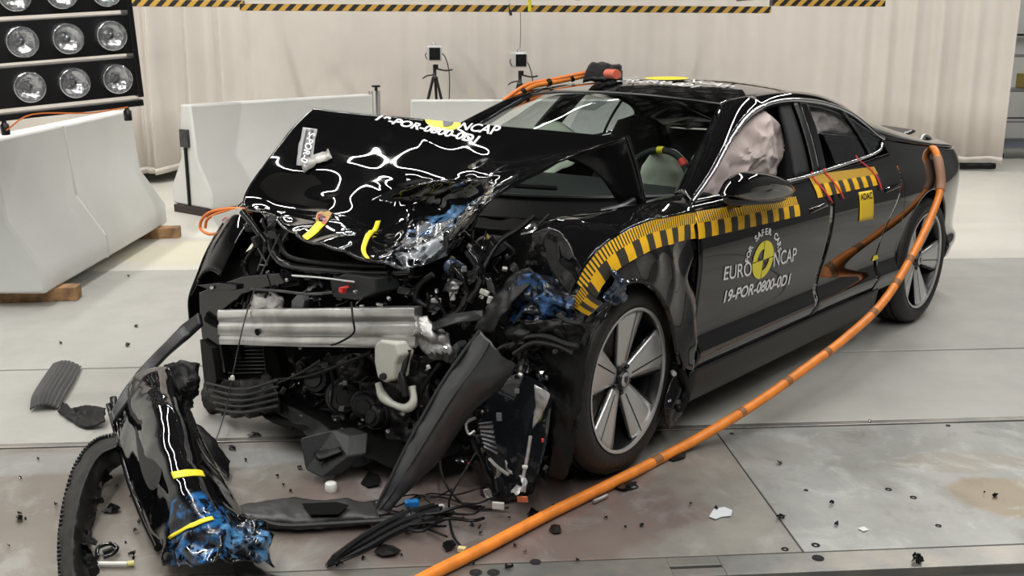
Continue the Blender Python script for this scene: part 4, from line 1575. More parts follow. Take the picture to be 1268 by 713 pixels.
tape_between((858, 262), (985, 243), (864, 296), (990, 267), fdoor, wav=lambda s, b: .012 * math.exp(-((s - .42) / .05) ** 2) * (1 - b) + .004 * max(0, noise.noise(Vector((s * 18, b, 0)))))
tape_between((1000, 217), (1082, 206), (1012, 245), (1091, 228), rdoor)
# red straps and yellow sticker on the rear door
for q in ([(999, 212), (1012, 228), (1029, 251)], [(1015, 208), (1030, 225), (1043, 246)], [(1058, 192), (1077, 210), (1090, 235)]):
    P = [side_fix(*p) if p[1] > 200 else cy(p[0], p[1], FY(-2.3, 1.0)) for p in q]
    P = spline(P, 12)
    V = []
    for p in P:
        for dx in (.006, -.006):
            V.append(Vector((p.x + dx, FY(p.x + dx, min(p.z, zb(p.x))) + .009, p.z)))
    raw('red_strap', V, [(2 * i, 2 * i + 1, 2 * i + 3, 2 * i + 2) for i in range(12)], RED, rdoor, solid=.002)
fs_ = on_door([(1063, 274), (1080, 271), (1079, 235), (1062, 238)])
stk = grid('yellow_sticker', 4, 8, lambda s, t: fs_(s, t, .004), mat('sticker_yellow', (.85, .58, .02), .5), rdoor, solid=.001)
decal('sticker_lettering', fit_text('ADAC', .02), lambda x, y: fs_(.07 + .86 * x, .72 + .22 * y, .0055), BLACKM, stk)
fk = on_door([(1079, 323), (1087, 322), (1087, 315), (1080, 316)])
decal('small_sticker', ([Vector(p) for p in ((0, 0, 0), (.7, .1, 0), (1, .4, 0), (.8, 1, 0), (.2, .9, 0))], [(0, 1, 2, 3, 4)]), fk, YELP, rdoor)

# ---- left front fender, crumpled and torn over the wheel
T_ = [(862, 263, .915), (850, 264, .92), (836, 267, .925), (821, 270, .93), (805, 273, .935), (784, 281, .94), (762, 293, .94), (742, 308, .93), (724, 329, .91), (712, 352, .90)]
B_ = [(857, 458, .965), (845, 452, .965), (837, 415, .965), (829, 385, .965), (814, 360, .97), (798, 349, .975), (780, 350, .975), (768, 362, .97), (756, 378, .95), (741, 388, .94)]
TP = [cy(u, v, y) for u, v, y in T_]
BP = [cy(u, v, y) for u, v, y in B_]


def fend(s, t, up=0.0):
    a, b = curve_at(TP, s), curve_at(BP, s)
    p = a.lerp(b, t)
    bul = .020 * sin(pi * t) * (1 - s * .5)
    dz = abs(a.z - p.z)
    fold = .012 * ((.5 - abs(nz(p, 6, 2.2))) * 2 - .6) * min(1, dz * 6)
    if s < .35: fold += .02 * sin(t * 9) * t * (1 - s / .35) * .35
    return p + Vector((0, bul + fold + up, 0))


fender = grid('front_fender', 70, 40, fend, PAINT, car, solid=.006, off=-1)
IP = [cy(845, 243, .74), cy(836, 243, .73), cy(818, 245, .73), cy(796, 250, .72), cy(772, 256, .71), cy(744, 262, .70), cy(716, 266, .69), cy(692, 270, .69), cy(672, 277, .69), cy(656, 285, .69)]


def ftop(s, t):
    a, b = curve_at(TP, s), curve_at(IP, s)
    p = a.lerp(b, t)
    h = .030 * sin(pi * t) * (1 - s * .7) + .006 * ((.5 - abs(nz(p, 5, 6.2))) * 2 - .6) * sin(pi * t)
    return p + Vector((0, 0, h))


grid('fender_top', 60, 24, ftop, PAINT, fender, solid=.006)
LT = sum((curve_at(TP, (i + 1) / 200) - curve_at(TP, i / 200)).length for i in range(200))


def fender_tape(s0, s1, bw, parent):
    acc = [0.0]
    for i in range(200):
        sa, sb = s0 + (s1 - s0) * i / 200, s0 + (s1 - s0) * (i + 1) / 200
        acc.append(acc[-1] + (curve_at(TP, sb) - curve_at(TP, sa)).length)
    L = acc[-1]
    def fa(a, b):
        a = min(a, L)
        i = next((k for k in range(200) if acc[k + 1] >= a - 1e-9), 199)
        s = s0 + (s1 - s0) * (i + (a - acc[i]) / max(1e-9, acc[i + 1] - acc[i])) / 200
        hgt = (curve_at(TP, s) - curve_at(BP, s)).length
        t = min(1.02, .098 * b / hgt)
        return fend(s, t, .005)
    return marker('marker_tape', fa, L, parent, bw, 3)


fender_tape(.02, .99, .05, fender)
# the torn end of tape with bent sheet under it
Q = [cx(706, 375, .37), cx(722, 352, .37), cx(745, 375, .30), cx(729, 391, .32)]
fq2 = lambda s, t: Q[0].lerp(Q[1], s).lerp(Q[3].lerp(Q[2], s), t) + Vector((.01, 0, 0)) * sin(pi * t)
grid('fender_tongue', 6, 6, lambda s, t: fq2(s, t) + Vector((-.006, 0, 0)), PAINT, fender, solid=.004)
marker('marker_tape', lambda a, b: fq2(min(1, a / .08), b), .08, fender, .02, 2)
# split and ripped sheet hanging by the front of the arch
SCR = mat('torn_bright_edge', (.10, .13, .18), .12, metal=.9, bump=.5, bscale=60)
crumple('torn_sheet', [[cy(755, 333, .97), cy(768, 338, .97), cy(776, 350, .96)], [cy(758, 350, .98), cy(768, 356, .99), cy(778, 362, .97)], [cy(748, 372, .96), cy(762, 378, .97), cy(772, 372, .96)]],
        .02, 22, 3, SCR, fender, 14, 14, .002, .006)
# inner edge of the arch and hanging liner behind the wheel
V, Fc = tube_geo([curve_at(BP, .12 + .88 * i / 20) + Vector((0, -.01, 0)) for i in range(21)], .010, 6)
raw('arch_lip', V, Fc, GLOSS, fender)
crumple('arch_liner', [[cy(846, 440, .93), cy(852, 446, .93), cy(858, 455, .92)], [cy(828, 480, .93), cy(842, 482, .95), cy(856, 478, .92)], [cy(822, 505, .93), cy(832, 510, .95), cy(848, 500, .92)], [cy(824, 527, .93), cy(832, 530, .94), cy(840, 520, .92)]],
        .012, 10, 5, GLOSS, car, 14, 10, .005, .004)
tube('liner_rag', [cy(842, 455, .95), cy(850, 480, .96), cy(846, 500, .96), cy(838, 508, .95)], .018, DULL, car, seg=6, taper=lambda q: .6 + .5 * sin(q * 9) ** 2)
tube('bolt_stub', [cy(833, 461, .965), cy(835, 463, .985)], .010, CAST, car)
# dark wheel house over and behind the front wheel
V, Fc = [], []
k = 24
for i in range(k + 1):
    a = radians(-5 + 190 * i / k)
    for y in (.50, .93):
        V.append((FWX + .425 * cos(a) - (.05 if cos(a) > .5 else 0), y - (.25 if cos(a) > .6 else 0), .40 + .40 * sin(a)))
for i in range(k):
    Fc.append((2 * i, 2 * i + 2, 2 * i + 3, 2 * i + 1))
raw('wheel_house', V, Fc, VOID, car, solid=.004)
# right front fender seen from the front, with its top and the hood ledge
RT = [(-.44, -.90, .97), (-.2, -.91, .975), (.05, -.92, .965), (.25, -.90, .93), (.42, -.88, .84), (.55, -.86, .72), (.64, -.84, .585)]
RI = [(-.44, -.72, .985), (-.2, -.72, .98), (.05, -.72, .96), (.25, -.71, .925), (.42, -.70, .86), (.52, -.70, .76), (.60, -.72, .62)]
RTv, RIv = [Vector(p) for p in RT], [Vector(p) for p in RI]
rf = grid('front_fender', 40, 16, lambda s, t: curve_at(RTv, s).lerp(curve_at(RIv, s), t) + Vector((0, 0, .035 * sin(pi * t))), PAINT, car, solid=.006)


def rfs(s, t):
    x = -.44 + 1.08 * s
    zt = curve_at(RTv, s).z
    p = curve_at(RTv, s)
    d = abs(p.x)
    lo = .365 + .41 * math.sqrt(max(0, 1 - (p.x / .41) ** 2)) if d < .41 else .40 - .1 * (p.x < 0)
    lo = min(lo, zt - .02)
    z = zt + (lo - zt) * t
    return Vector((p.x, -min(.975, .90 + .07 * sin(min(1, t * 1.4) * pi / 2)) * (1 if p.x < .4 else 1 - .2 * (p.x - .4)), z))


grid('fender_side', 50, 16, rfs, PAINT, rf, solid=.006)
# ================================================================ CRUSHED FRONT
rnd = random.Random(11)


def XF(u): return interp([(230, .62), (300, .61), (420, .60), (500, .54), (560, .47), (650, .42), (730, .36)], u)


def jag_plate(name, c, size, m, parent, rd, th=.003):
    """small bent sheet with torn outline"""
    R = eul(rd.uniform(0, 360), rd.uniform(0, 360), rd.uniform(0, 360))
    a, b = size * rd.uniform(.6, 1.1), size * rd.uniform(.3, .8)
    sd_ = rd.uniform(0, 50)
    bend = rd.uniform(-.5, .5)
    def f(s, t):
        x = (s - .5) * a * (1 + .35 * noise.noise(Vector((t * 4, sd_, 0))))
        y = (t - .5) * b * (1 + .5 * noise.noise(Vector((s * 4, 0, sd_))))
        z = bend * a * (s - .5) ** 2 * 4 * .5 + .12 * size * abs(noise.noise(Vector((s * 2.5, t * 2.5, sd_))))
        return Vector(c) + R @ Vector((x, y, z))
    return grid(name, 7, 5, f, m, parent, solid=th, smooth=False)


# dark inner bulkheads
crumple('bay_bulkhead', [[(.22, -.84, .93), (.20, 0, .90), (.10, .55, .90), (.05, .80, .88)], [(.34, -.84, .60), (.34, 0, .60), (.26, .5, .62), (.20, .84, .62)],
                         [(.36, -.80, .30), (.36, 0, .32), (.30, .5, .34), (.26, .88, .34)], [(.30, -.78, .14), (.34, 0, .16), (.30, .5, .14), (.27, .88, .12)]], .03, 4, 2, VOID, car, 20, 24, .01)
crumple('bay_cover', [[(-.42, -.72, .90), (-.42, .1, .90), (-.42, .74, .90)], [(.0, -.72, .91), (-.05, .1, .88), (-.02, .74, .88)], [(.25, -.70, .90), (.22, .1, .85), (.12, .6, .86)]], .015, 5, 9, DULL, car, 14, 20, .008)
box('subframe', (.18, -.02, .17), (.42, 1.25, .07), VOID, car, bevel=.01)
crumple('inner_liner', [[(.26, -.80, .72), (.30, -.55, .74)], [(.50, -.86, .62), (.52, -.6, .62)], [(.60, -.86, .42), (.60, -.6, .40)], [(.58, -.84, .20), (.58, -.6, .20)]], .01, 7, 9, VOID, car, 12, 8, .006)

# front frame on the car's right side: shroud with ribs, cooling pack under the beam
shr = prism('radiator_shroud', [cx(u, v, .64) for u, v in ((246, 362), (272, 352), (300, 342), (345, 338), (352, 350), (300, 364), (276, 384), (272, 424), (279, 462), (266, 462), (252, 436), (247, 395))],
            (-.08, .015, 0), GLOSS, car, bevel=.004)
for k in range(9):
    tube('shroud_rib', [cx(279 + k * 7, 384 - k * 2.2, .625), cx(283 + k * 7.5, 358 - k * 1.6, .60)], .006, DULL, shr, seg=5)
prism('shroud_ear', [cx(u, v, .66) for u, v in ((243, 353), (270, 350), (292, 353), (292, 359), (262, 360))], (-.02, 0, 0), GLOSS, shr)
tube('bolt', [cx(262, 356, .67), cx(262, 356, .64)], .008, CAST, shr)
rad = prism('radiator', [cx(u, v, .58) for u, v in ((268, 420), (338, 420), (350, 470), (300, 478), (272, 460))], (-.04, .01, 0), VOID, car)
for k in range(9):
    v = 425 + k * 4.6
    tube('cooling_fin', [cx(266 + k * .6, v, .592), cx(322 + k * 1.2, v - .6, .592)], .0028, STEEL, rad, seg=4)
prism('air_guide', [cx(u, v, .66) for u, v in ((247, 420), (262, 430), (268, 470), (262, 500), (252, 470))], (-.05, .02, 0), DULL, car)
crumple('lower_grille', [[cx(254, 468, .62), cx(300, 470, .64), cx(335, 462, .62)], [cx(250, 490, .66), cx(300, 500, .70), cx(345, 492, .66)], [cx(262, 512, .64), cx(305, 518, .68), cx(350, 512, .64)]], .02, 9, 3, DULL, car, 18, 20, .006, .008)
for k in range(5):
    tube('grille_slat', [cx(256 + 3 * k, 474 + k * 8, .68), cx(300, 482 + k * 7, .71), cx(345, 470 + k * 8, .68)], .006, GREYP, car, seg=5)

# bumper beam
BC = [cx(275, 404.5, .68), cx(340, 405, .68), (cx(410, 405, .655)), cx(470, 405, .60), cx(516, 405, .545)]
prof = [(0, .070), (.012, .074), (.018, .064), (.018, .036), (.013, .028), (.013, .016), (.020, .008), (.020, -.024), (.014, -.031), (.014, -.040), (.018, -.047), (.018, -.066), (.012, -.074), (0, -.070), (-.05, -.066), (-.05, .066)]


def beam(name, P, prof, m, parent, n=24, tw=None):
    P = spline(P, n)
    V, Fc = [], []
    k = len(prof)
    for i, p in enumerate(P):
        d = (P[min(i + 1, n)] - P[max(i - 1, 0)]).normalized()
        o = Vector((0, 0, 1)).cross(d) * -1
        o.normalize()
        if o.x < 0: o = -o
        for a, b in prof:
            q = p + o * a + Vector((0, 0, 1)) * b
            if tw: q = tw(i / n, q)
            V.append(q)
    for i in range(n):
        for j in range(k):
            j2 = (j + 1) % k
            Fc.append((i * k + j, i * k + j2, (i + 1) * k + j2, (i + 1) * k + j))
    Fc += [tuple(range(k)), tuple(n * k + j for j in range(k - 1, -1, -1))]
    return raw(name, V, Fc, m, parent, smooth=True, bevel=.0015)


bb = beam('bumper_beam', BC, prof, ALU, car, tw=lambda s, q: q + Vector((0, 0, .002 * noise.noise(q * 6))))
bb['label'] = 'bare aluminium bumper beam lying bared across the crushed front'
crumple('beam_stub', [[cx(513, 387, .55), cx(528, 394, .50), cx(550, 408, .46)], [cx(512, 405, .56), cx(532, 418, .53), cx(560, 432, .47)], [cx(513, 424, .55), cx(535, 444, .50), cx(553, 454, .46)]],
        .022, 14, 3, CAST, bb, 18, 18, .008, .004)
lathe('bolt_hole', [(.0001, .002), (.010, .002), (.014, .004), (.014, 0)], VOID, bb, 16, M=eul(0, 90, 0), c=cx(319, 411, .706))
crumple('beam_bracket', [[cx(318, 362, .62), cx(335, 360, .62), cx(352, 370, .6)], [cx(312, 374, .64), cx(335, 376, .63), cx(350, 380, .6)], [cx(308, 385, .64), cx(330, 386, .64), cx(350, 386, .62)]], .015, 20, 7, CAST, car, 12, 12, .004, .003)
tube('latch_rod', [cx(312, 358, .64), cx(345, 360, .64), cx(380, 364, .63), (cx(412, 362, .62))], .006, STEEL, car)
tube('latch_rod', [cx(362, 341, .62), cx(400, 344, .62), cx(440, 349, .60)], .005, CHROME, car, seg=6)
prism('relay_box', [cx(u, v, .60) for u, v in ((408, 346), (428, 338), (464, 344), (466, 362), (440, 372), (412, 368))], (-.1, .02, 0), GREYP, car, bevel=.006)
lathe('red_connector', [(.0001, .02), (.010, .02), (.013, .012), (.013, 0), (.0001, 0)], REDP, car, 10, M=eul(0, 80, 10), c=cx(426, 359, .61))
tube('red_tab', [cx(421, 357, .625), cx(431, 355, .625)], .005, REDP, car, seg=6)
prism('horn_bracket', [cx(u, v, .61) for u, v in ((361, 372), (370, 362), (377, 372), (374, 386), (360, 386))], (-.03, 0, 0), MIDP, car)
for pts, r in (([(335, 296), (340, 315), (360, 330), (420, 336), (470, 338), (510, 336)], .016), ([(345, 292), (352, 312), (372, 322), (430, 328), (480, 330)], .010),
               ([(300, 262), (318, 285), (330, 305), (322, 335)], .014), ([(320, 300), (305, 325), (310, 345), (340, 352), (372, 350)], .011),
               ([(560, 330), (572, 345), (578, 365), (570, 385), (552, 395)], .020), ([(580, 310), (592, 330), (594, 352), (582, 372)], .018), ([(536, 340), (520, 352), (515, 370), (528, 380)], .012)):
    tube('hose', [cx(u, v, XF(u) - .03) for u, v in pts], r, GLOSS if r > .012 else DULL, car)
prism('side_bracket', [cx(u, v, .5) for u, v in ((322, 288), (340, 284), (346, 300), (330, 312), (318, 304))], (-.05, 0, 0), GREYP, car)
tube('prop_rod', [cx(362, 276, .52), cx(350, 300, .55), cx(346, 314, .56)], .006, STEEL, car, seg=6)

# tank, bracket, motor block and pumps under the beam
tank = prism('washer_tank', [cx(u, v, .62) for u, v in ((463, 427), (470, 421), (490, 425), (494, 440), (489, 452), (487, 470), (477, 474), (467, 468), (463, 448))], (-.07, .01, 0), CREAM, car, bevel=.008)
lathe('tank_cap', [(.0001, .012), (.012, .012), (.014, 0), (.0001, 0)], GREYP, tank, 14, M=eul(0, 80, 20), c=cx(475, 466, .64))
tube('aluminium_bracket', [cx(468, 474, .58), cx(474, 490, .585), cx(486, 500, .59), cx(504, 505, .58), (cx(512, 496, .57)), cx(510, 478, .56)], .016, CREAM, car, taper=lambda q: .8 + .4 * sin(q * 7) ** 2)
tube('strut_rod', [cx(506, 432, .57), cx(500, 456, .58), cx(495, 480, .58)], .012, STEEL, car)
tube('strut_rod', [cx(492, 450, .585), cx(500, 476, .59), cx(503, 490, .59)], .014, BLACKM, car)
for (u, v, r, L_, ang) in ((398, 470, .055, .12, (70, 20)), (425, 490, .062, .13, (80, 60)), (440, 455, .045, .10, (60, -30)), (452, 500, .05, .10, (85, 40)), (380, 452, .03, .09, (90, 10)), (470, 515, .045, .1, (75, 0))):
    M_ = eul(0, ang[0], ang[1])
    h_ = lathe('pump_housing', [(.0001, L_ / 2), (r * .55, L_ / 2), (r * .6, L_ * .42), (r * .9, L_ * .40), (r, L_ * .3), (r, -L_ * .3), (r * .8, -L_ * .45), (.0001, -L_ / 2)], BLACKM, car, 28, M=M_, c=cx(u, v, XF(u) - .05))
    lathe('pump_flange', [(r * 1.0, .008), (r * 1.12, .008), (r * 1.12, -.008), (r * 1.0, -.008)], STEEL, h_, 28, M=M_, c=cx(u, v, XF(u) - .05), close=True)
for (u, v, w_, h_, m) in ((402, 452, 12, 12, MIDP), (427, 474, 9, 9, WHITE), (423, 505, 10, 13, WHITE), (448, 379, 10, 5, CAST), (470, 377, 12, 5, CAST), (500, 360, 22, 12, GREYP), (560, 364, 10, 22, SILVER), (600, 362, 16, 9, CREAM),
                          (608, 372, 12, 14, CAST), (585, 422, 14, 10, DULL), (540, 372, 18, 8, CAST), (575, 333, 9, 10, MIDP), (498, 416, 14, 10, CAST)):
    X = XF(u) - .005
    R = eul(rnd.uniform(-20, 20), rnd.uniform(-20, 20), rnd.uniform(20, 60))
    box('bracket', cx(u, v, X), (.015, w_ / 480, h_ / 480), m if m is not WHITE else MIDP, car, R, .004)
lathe('coolant_dome', [(.0001, .035), (.015, .032), (.028, .02), (.032, 0), (.032, -.03), (.0001, -.03)], mat('blue_black_plastic', (.02, .035, .07), .25), car, 24, M=eul(0, 60, 0), c=cx(561, 331, .42))
lathe('strut_top', [(.0001, .02), (.02, .02), (.05, .005), (.075, -.01), (.08, -.04)], STEEL, car, 28, M=eul(10, 20, 0), c=cx(600, 300, .2))
tube('wiring_loom', [cx(660, 268, .1), cx(640, 285, .2), cx(618, 300, .28), cx(600, 330, .36), cx(590, 360, .40)], .010, DULL, car)
tube('antenna_stub', [cx(680, 265, .12), cx(665, 280, .15)], .004, STEEL, car, seg=6)
tube('bright_clip', [cx(652, 284, .34), cx(660, 278, .32), cx(664, 282, .31), cx(658, 287, .33), cx(645, 290, .36)], .006, CHROME, car, seg=6)
for k, (u, v) in enumerate(((611, 300), (603, 293), (581, 305), (560, 320), (625, 333))):
    box('terminal', cx(u, v, .27), (.015, .012, .018), mat('old_yellow_plastic', (.45, .36, .1), .5) if k % 2 else CREAM, car, eul(20 * k, 30, 10 * k), .002)

# bent plates across the struck side
crumple('crash_bracket', [[cx(508, 414, .50), cx(535, 398, .50), cx(568, 388, .47), (cx(598, 384, .45))], [cx(512, 418, .52), cx(540, 408, .52), cx(570, 400, .49), cx(600, 396, .46)]], .008, 9, 3, GREYP, car, 8, 24, .006, .002)
crumple('fender_brace', [[cx(588, 410, .50), cx(605, 378, .46), cx(630, 345, .40), (cx(655, 330, .36))], [cx(610, 412, .50), cx(628, 385, .47), cx(648, 358, .42), cx(664, 340, .38)]], .014, 11, 4, DULL, car, 10, 24, .005, .003)
BLUEST = stain_mat('blue_scuffed_metal', (.006, .006, .008), .25, [(tuple(cx(670, 378, .40)), .26, (.008, .012, .02), (.02, .08, .22), .34)], noise_scale=20)
crumple('torn_fender_sheet', [[cx(640, 348, .38), cx(670, 338, .38), cx(712, 352, .37)], [cx(625, 372, .42), cx(670, 372, .43), cx(712, 376, .38)], [cx(632, 398, .42), cx(672, 402, .44), cx(718, 404, .38)]], .05, 9, 3, BLUEST, car, 34, 40, .003, .008)
crumple('torn_fender_sheet', [[cx(660, 288, .37), cx(690, 284, .36), cx(722, 330, .36)], [cx(655, 310, .36), cx(680, 318, .35), cx(712, 350, .36)], [cx(650, 335, .34), cx(676, 345, .35), cx(706, 368, .36)]], .02, 6, 8, GLOSS, car, 22, 22, .004, .004)
crumple('broken_bracket', [[cx(626, 398, .44), cx(680, 396, .44), cx(722, 392, .40)], [cx(630, 418, .46), cx(684, 412, .45), cx(724, 412, .40)], [cx(622, 436, .44), cx(680, 432, .44), cx(716, 434, .40)]], .035, 10, 13, DULL, car, 30, 34, .004, .01)
for pts in ([(632, 430), (650, 418), (675, 416), (700, 425), (715, 428)], [(636, 438), (660, 424), (690, 428), (708, 436)], [(600, 445), (625, 428), (650, 424)], [(690, 390), (705, 398), (720, 400)]):
    tube('bent_rail', [cx(u, v, .46) for u, v in pts], .008, GREYP, car, seg=6)

# long dark cross member standing on the floor
PL = [[cx(596, 410, .58), cx(572, 442, .61), cx(546, 480, .65), cx(508, 548, .72), cx(482, 600, .79), cx(467, 630, .83)],
      [cx(608, 424, .60), cx(592, 452, .63), cx(562, 492, .67), cx(520, 560, .74), cx(488, 610, .80), cx(472, 631, .835)],
      [cx(622, 440, .58), cx(610, 468, .60), cx(574, 502, .64), cx(532, 568, .71), cx(496, 610, .79), cx(478, 632, .83)],
      [cx(640, 452, .52), cx(620, 480, .55), cx(586, 510, .59), cx(540, 572, .67), cx(500, 612, .78), cx(480, 634, .825)]]
PLM = mat('cross_member_grey', (.028, .029, .032), .36, bump=.1, bscale=60)
cm = crumple('cross_member', PL, .007, 7, 3, PLM, car, 18, 60, .010, .004)
cm['label'] = 'long dark grey cross member leaning from the engine bay to the floor'
tube('member_bead', [curve_at(PL[1], i / 12) + Vector((.008, 0, .003)) for i in range(13)], .004, PLM, cm, seg=6)
tube('member_bead', [curve_at(PL[0], i / 12) + Vector((.008, 0, .003)) for i in range(13)], .006, PLM, cm, seg=6)

# headlight hanging on its wires, tyre liner beside it
HL = [(600, 512), (612, 486), (636, 464), (664, 470), (680, 488), (676, 530), (668, 572), (656, 602), (640, 612), (622, 600), (606, 566), (596, 536)]
hl = empty('headlight')
hl.parent = car
hl['label'] = 'broken headlight unit hanging down beside the front wheel'
HLX = lambda v: .44 + (v - 460) / 150 * .07
P_ = [cx(u, v, HLX(v)) for u, v in HL]
pillow('lens', P_, 0, .045, mat('smoked_lens', (.008, .009, .011), .06, coat=.5), hl, .004, 9, 4, 10, 60)
crumple('housing', [[cx(590, 500, .42), cx(612, 466, .38), cx(650, 450, .34)], [cx(584, 560, .44), cx(615, 540, .42), cx(676, 520, .34)], [cx(600, 620, .46), cx(625, 622, .46), cx(660, 610, .38)]], .02, 8, 5, GLOSS, hl, 16, 16, .006, .004)
def refl(s, t):
    q = [cx(596, 522, .53), cx(613, 520, .53), cx(620, 562, .55), cx(603, 552, .55)]
    p = q[0].lerp(q[1], s).lerp(q[3].lerp(q[2], s), t)
    return p + Vector((.014 + .003 * sin(t * 40), 0, 0))
grid('reflector', 6, 40, refl, STEEL, hl)
for (u, v, w_, h_, m, nm) in ((618, 516, 9, 14, MIDP, 'label_patch'), (640, 484, 8, 8, MIDP, 'label_patch'), (617, 626, 20, 13, WHITE, 'white_label'), (647, 618, 18, 10, mat('amber_reflector', (.45, .12, .05), .25), 'amber_reflector'),
                              (650, 578, 9, 5, WHITE, 'white_clip'), 
                              (581, 574, 5, 5, REDP, 'red_plug'), (672, 545, 4, 6, REDP, 'red_plug')):
    box(nm, cx(u, v, HLX(v) + .045), (.008, w_ / 480, h_ / 480), m, hl, eul(rnd.uniform(-8, 8), rnd.uniform(-8, 8), 38 + rnd.uniform(-15, 15)), .002)
for (u, v, z_) in ((628, 580, .05), (618, 586, .045), (650, 598, .06), (604, 610, .05), (640, 606, .05), (612, 574, .035)):
    jag_plate('silver_clip', cx(u, v, HLX(v) + .05), z_, CAST, hl, rnd)
crumple('silver_strip', [[cx(662, 476, .49), cx(676, 484, .48)], [cx(663, 500, .49), cx(680, 492, .48)], [cx(659, 530, .49), cx(668, 520, .48)]], .008, 18, 5, CAST, hl, 12, 8, .002, .003)
tube('pale_edge', [cx(657, 540, .52), cx(653, 565, .53), cx(648, 590, .54)], .006, CAST, hl, seg=6)
tube('silver_arc', [cx(606, 568, .56), cx(616, 578, .565), cx(630, 588, .565)], .006, CAST, hl, seg=6)
crumple('wheel_liner', [[cx(668, 446, .40), cx(700, 402, .36), cx(742, 396, .30)], [cx(676, 500, .42), cx(704, 452, .40), cx(730, 428, .37)], [cx(684, 545, .42), cx(706, 520, .40), cx(722, 480, .38)], [cx(676, 592, .42), cx(700, 590, .38), cx(714, 545, .37)]],
        .016, 8, 9, DULL, car, 26, 20, .005, .006)
crumple('wheel_liner', [[cx(690, 440, .36), cx(722, 405, .30), cx(760, 372, .22)], [cx(690, 470, .36), cx(718, 430, .32), cx(752, 392, .25)]], .012, 10, 12, GLOSS, car, 12, 16, .004, .004)

# undertray, duct, drive unit mass
crumple('undertray', [[(.10, -.66, .16), (.10, 0, .16), (.10, .5, .15)], [(.42, -.60, .15), (.42, 0, .16), (.40, .5, .12)], [(.66, -.50, .12), (.70, -.1, .12), (.62, .42, .07)]], .02, 4, 9, VOID, car, 20, 24, .006, .006)
crumple('drive_unit', [[cx(340, 470, .42), cx(420, 440, .48), cx(530, 440, .42)], [cx(345, 505, .46), cx(430, 500, .52), cx(535, 500, .46)], [cx(375, 545, .50), cx(440, 545, .55), cx(540, 550, .50)]], .06, 5, 6, BLACKM, car, 30, 40, .01)
crumple('undertray_edge', [[cz(318, 500, .14), cz(350, 515, .13), cz(380, 540, .12), cz(392, 570, .10)], [cz(340, 496, .16), cz(375, 510, .16), cz(408, 530, .15), cz(425, 560, .12)]], .008, 9, 5, DULL, car, 8, 22, .005, .004)
dk = prism('air_duct', [cz(u, v, z) for u, v, z in ((370, 542, .16), (412, 532, .18), (432, 540, .16), (430, 566, .10), (398, 592, .03), (378, 582, .05))], (-.07, .03, .0), GREYP, car, bevel=.006)
grid('duct_mouth', 8, 4, lambda s, t: cz(398 + 32 * s, 570 - 12 * s + 14 * t * (1 - .6 * s), .085 - .05 * t) + Vector((.012, .006, 0)), MIDP, dk, solid=.004)
for (pts, r) in (([(340, 470), (380, 466), (420, 452), (460, 436)], .007), ([(290, 486), (335, 478), (372, 462), (398, 446)], .008), ([(362, 440), (366, 460), (360, 478)], .005), ([(408, 450), (412, 475), (410, 500)], .005),
                 ([(330, 462), (328, 445), (326, 430)], .004), ([(500, 520), (515, 500), (530, 470), (545, 450)], .009), ([(540, 470), (550, 490), (545, 520)], .01)):
    tube('cable', [cx(u, v, XF(u) + .02) for u, v in pts], r, DULL, car, seg=6)

# countless smaller broken pieces in the crushed bay
POOL = []
mlist = [DULL, BLACKM, GLOSS, GREYP, DULL, BLACKM, STEEL, VOID, GLOSS]
zones = [((300, 345), (345, 384), 12, .05), ((345, 336), (560, 384), 42, .05), ((540, 290), (650, 420), 42, .055), ((560, 420), (690, 470), 26, .06), ((350, 428), (540, 540), 48, .05), ((575, 470), (600, 600), 12, .05),
         ((660, 400), (720, 440), 10, .05), ((255, 440), (340, 520), 14, .06), ((300, 262), (345, 340), 12, .05), ((520, 500), (600, 600), 14, .05), ((640, 440), (690, 600), 14, .045)]
for (a, b, cnt, sz) in zones:
    for i in range(cnt):
        u, v = rnd.uniform(a[0], b[0]), rnd.uniform(a[1], b[1])
        X = XF(u) - rnd.uniform(.0, .10)
        c = cx(u, v, X)
        if c.z < .05: continue
        r = rnd.random()
        m = rnd.choice(mlist)
        if rnd.random() < .10: m = rnd.choice([CAST, CAST, MIDP, CHROME])
        s_ = sz * rnd.uniform(.5, 1.5)
        if m is CAST or m is CHROME: s_ *= .5
        if r < .55:
            jag_plate('plastic_fragment' if m in (DULL, GLOSS, GREYP, VOID, MIDP) else 'metal_fragment', c, s_ * 1.3, m, car, rnd)
        elif r < .75:
            R = eul(rnd.uniform(0, 360), rnd.uniform(0, 360), rnd.uniform(0, 360))
            box('connector', c, (s_ * .6, s_ * .4, s_ * .3), m, car, R, .003)
        else:
            q = [c]
            for k in range(3):
                q.append(q[-1] + Vector((rnd.uniform(-.02, .02), rnd.uniform(-.05, .05), rnd.uniform(-.05, .04))))
            if min(p.z for p in q) < .02: continue
            tube('wire', q, rnd.choice([.003, .004, .006]), m, car, seg=5, n=8)
for i in range(46):   # glints: bolts and clips
    u, v = rnd.uniform(345, 690), rnd.uniform(345, 540)
    if 270 < u < 520 and 380 < v < 428: continue
    c = cx(u, v, XF(u) + .03)
    r = rnd.uniform(.004, .009)
    lathe('bolt', [(.0001, r), (r * .7, r * .8), (r, r * .2), (r, -r)], rnd.choice([CHROME, CAST, STEEL, CAST]), car, 7, M=eul(rnd.uniform(0, 180), rnd.uniform(0, 90), 0), c=c, smooth=False)

# ================================================================ LOOSE THINGS (hall frame from here on)
def C2W(p): return TO_WORLD @ Vector(p)
def fz(u, v, z=0.0): return floor_at(u, v, z)
def thing_at(name, p, label, cat, group=None):
    return tag(empty(name, p), label, cat, group)
def rel(o, pts):
    L = o.location
    return [Vector(p) - L for p in pts]


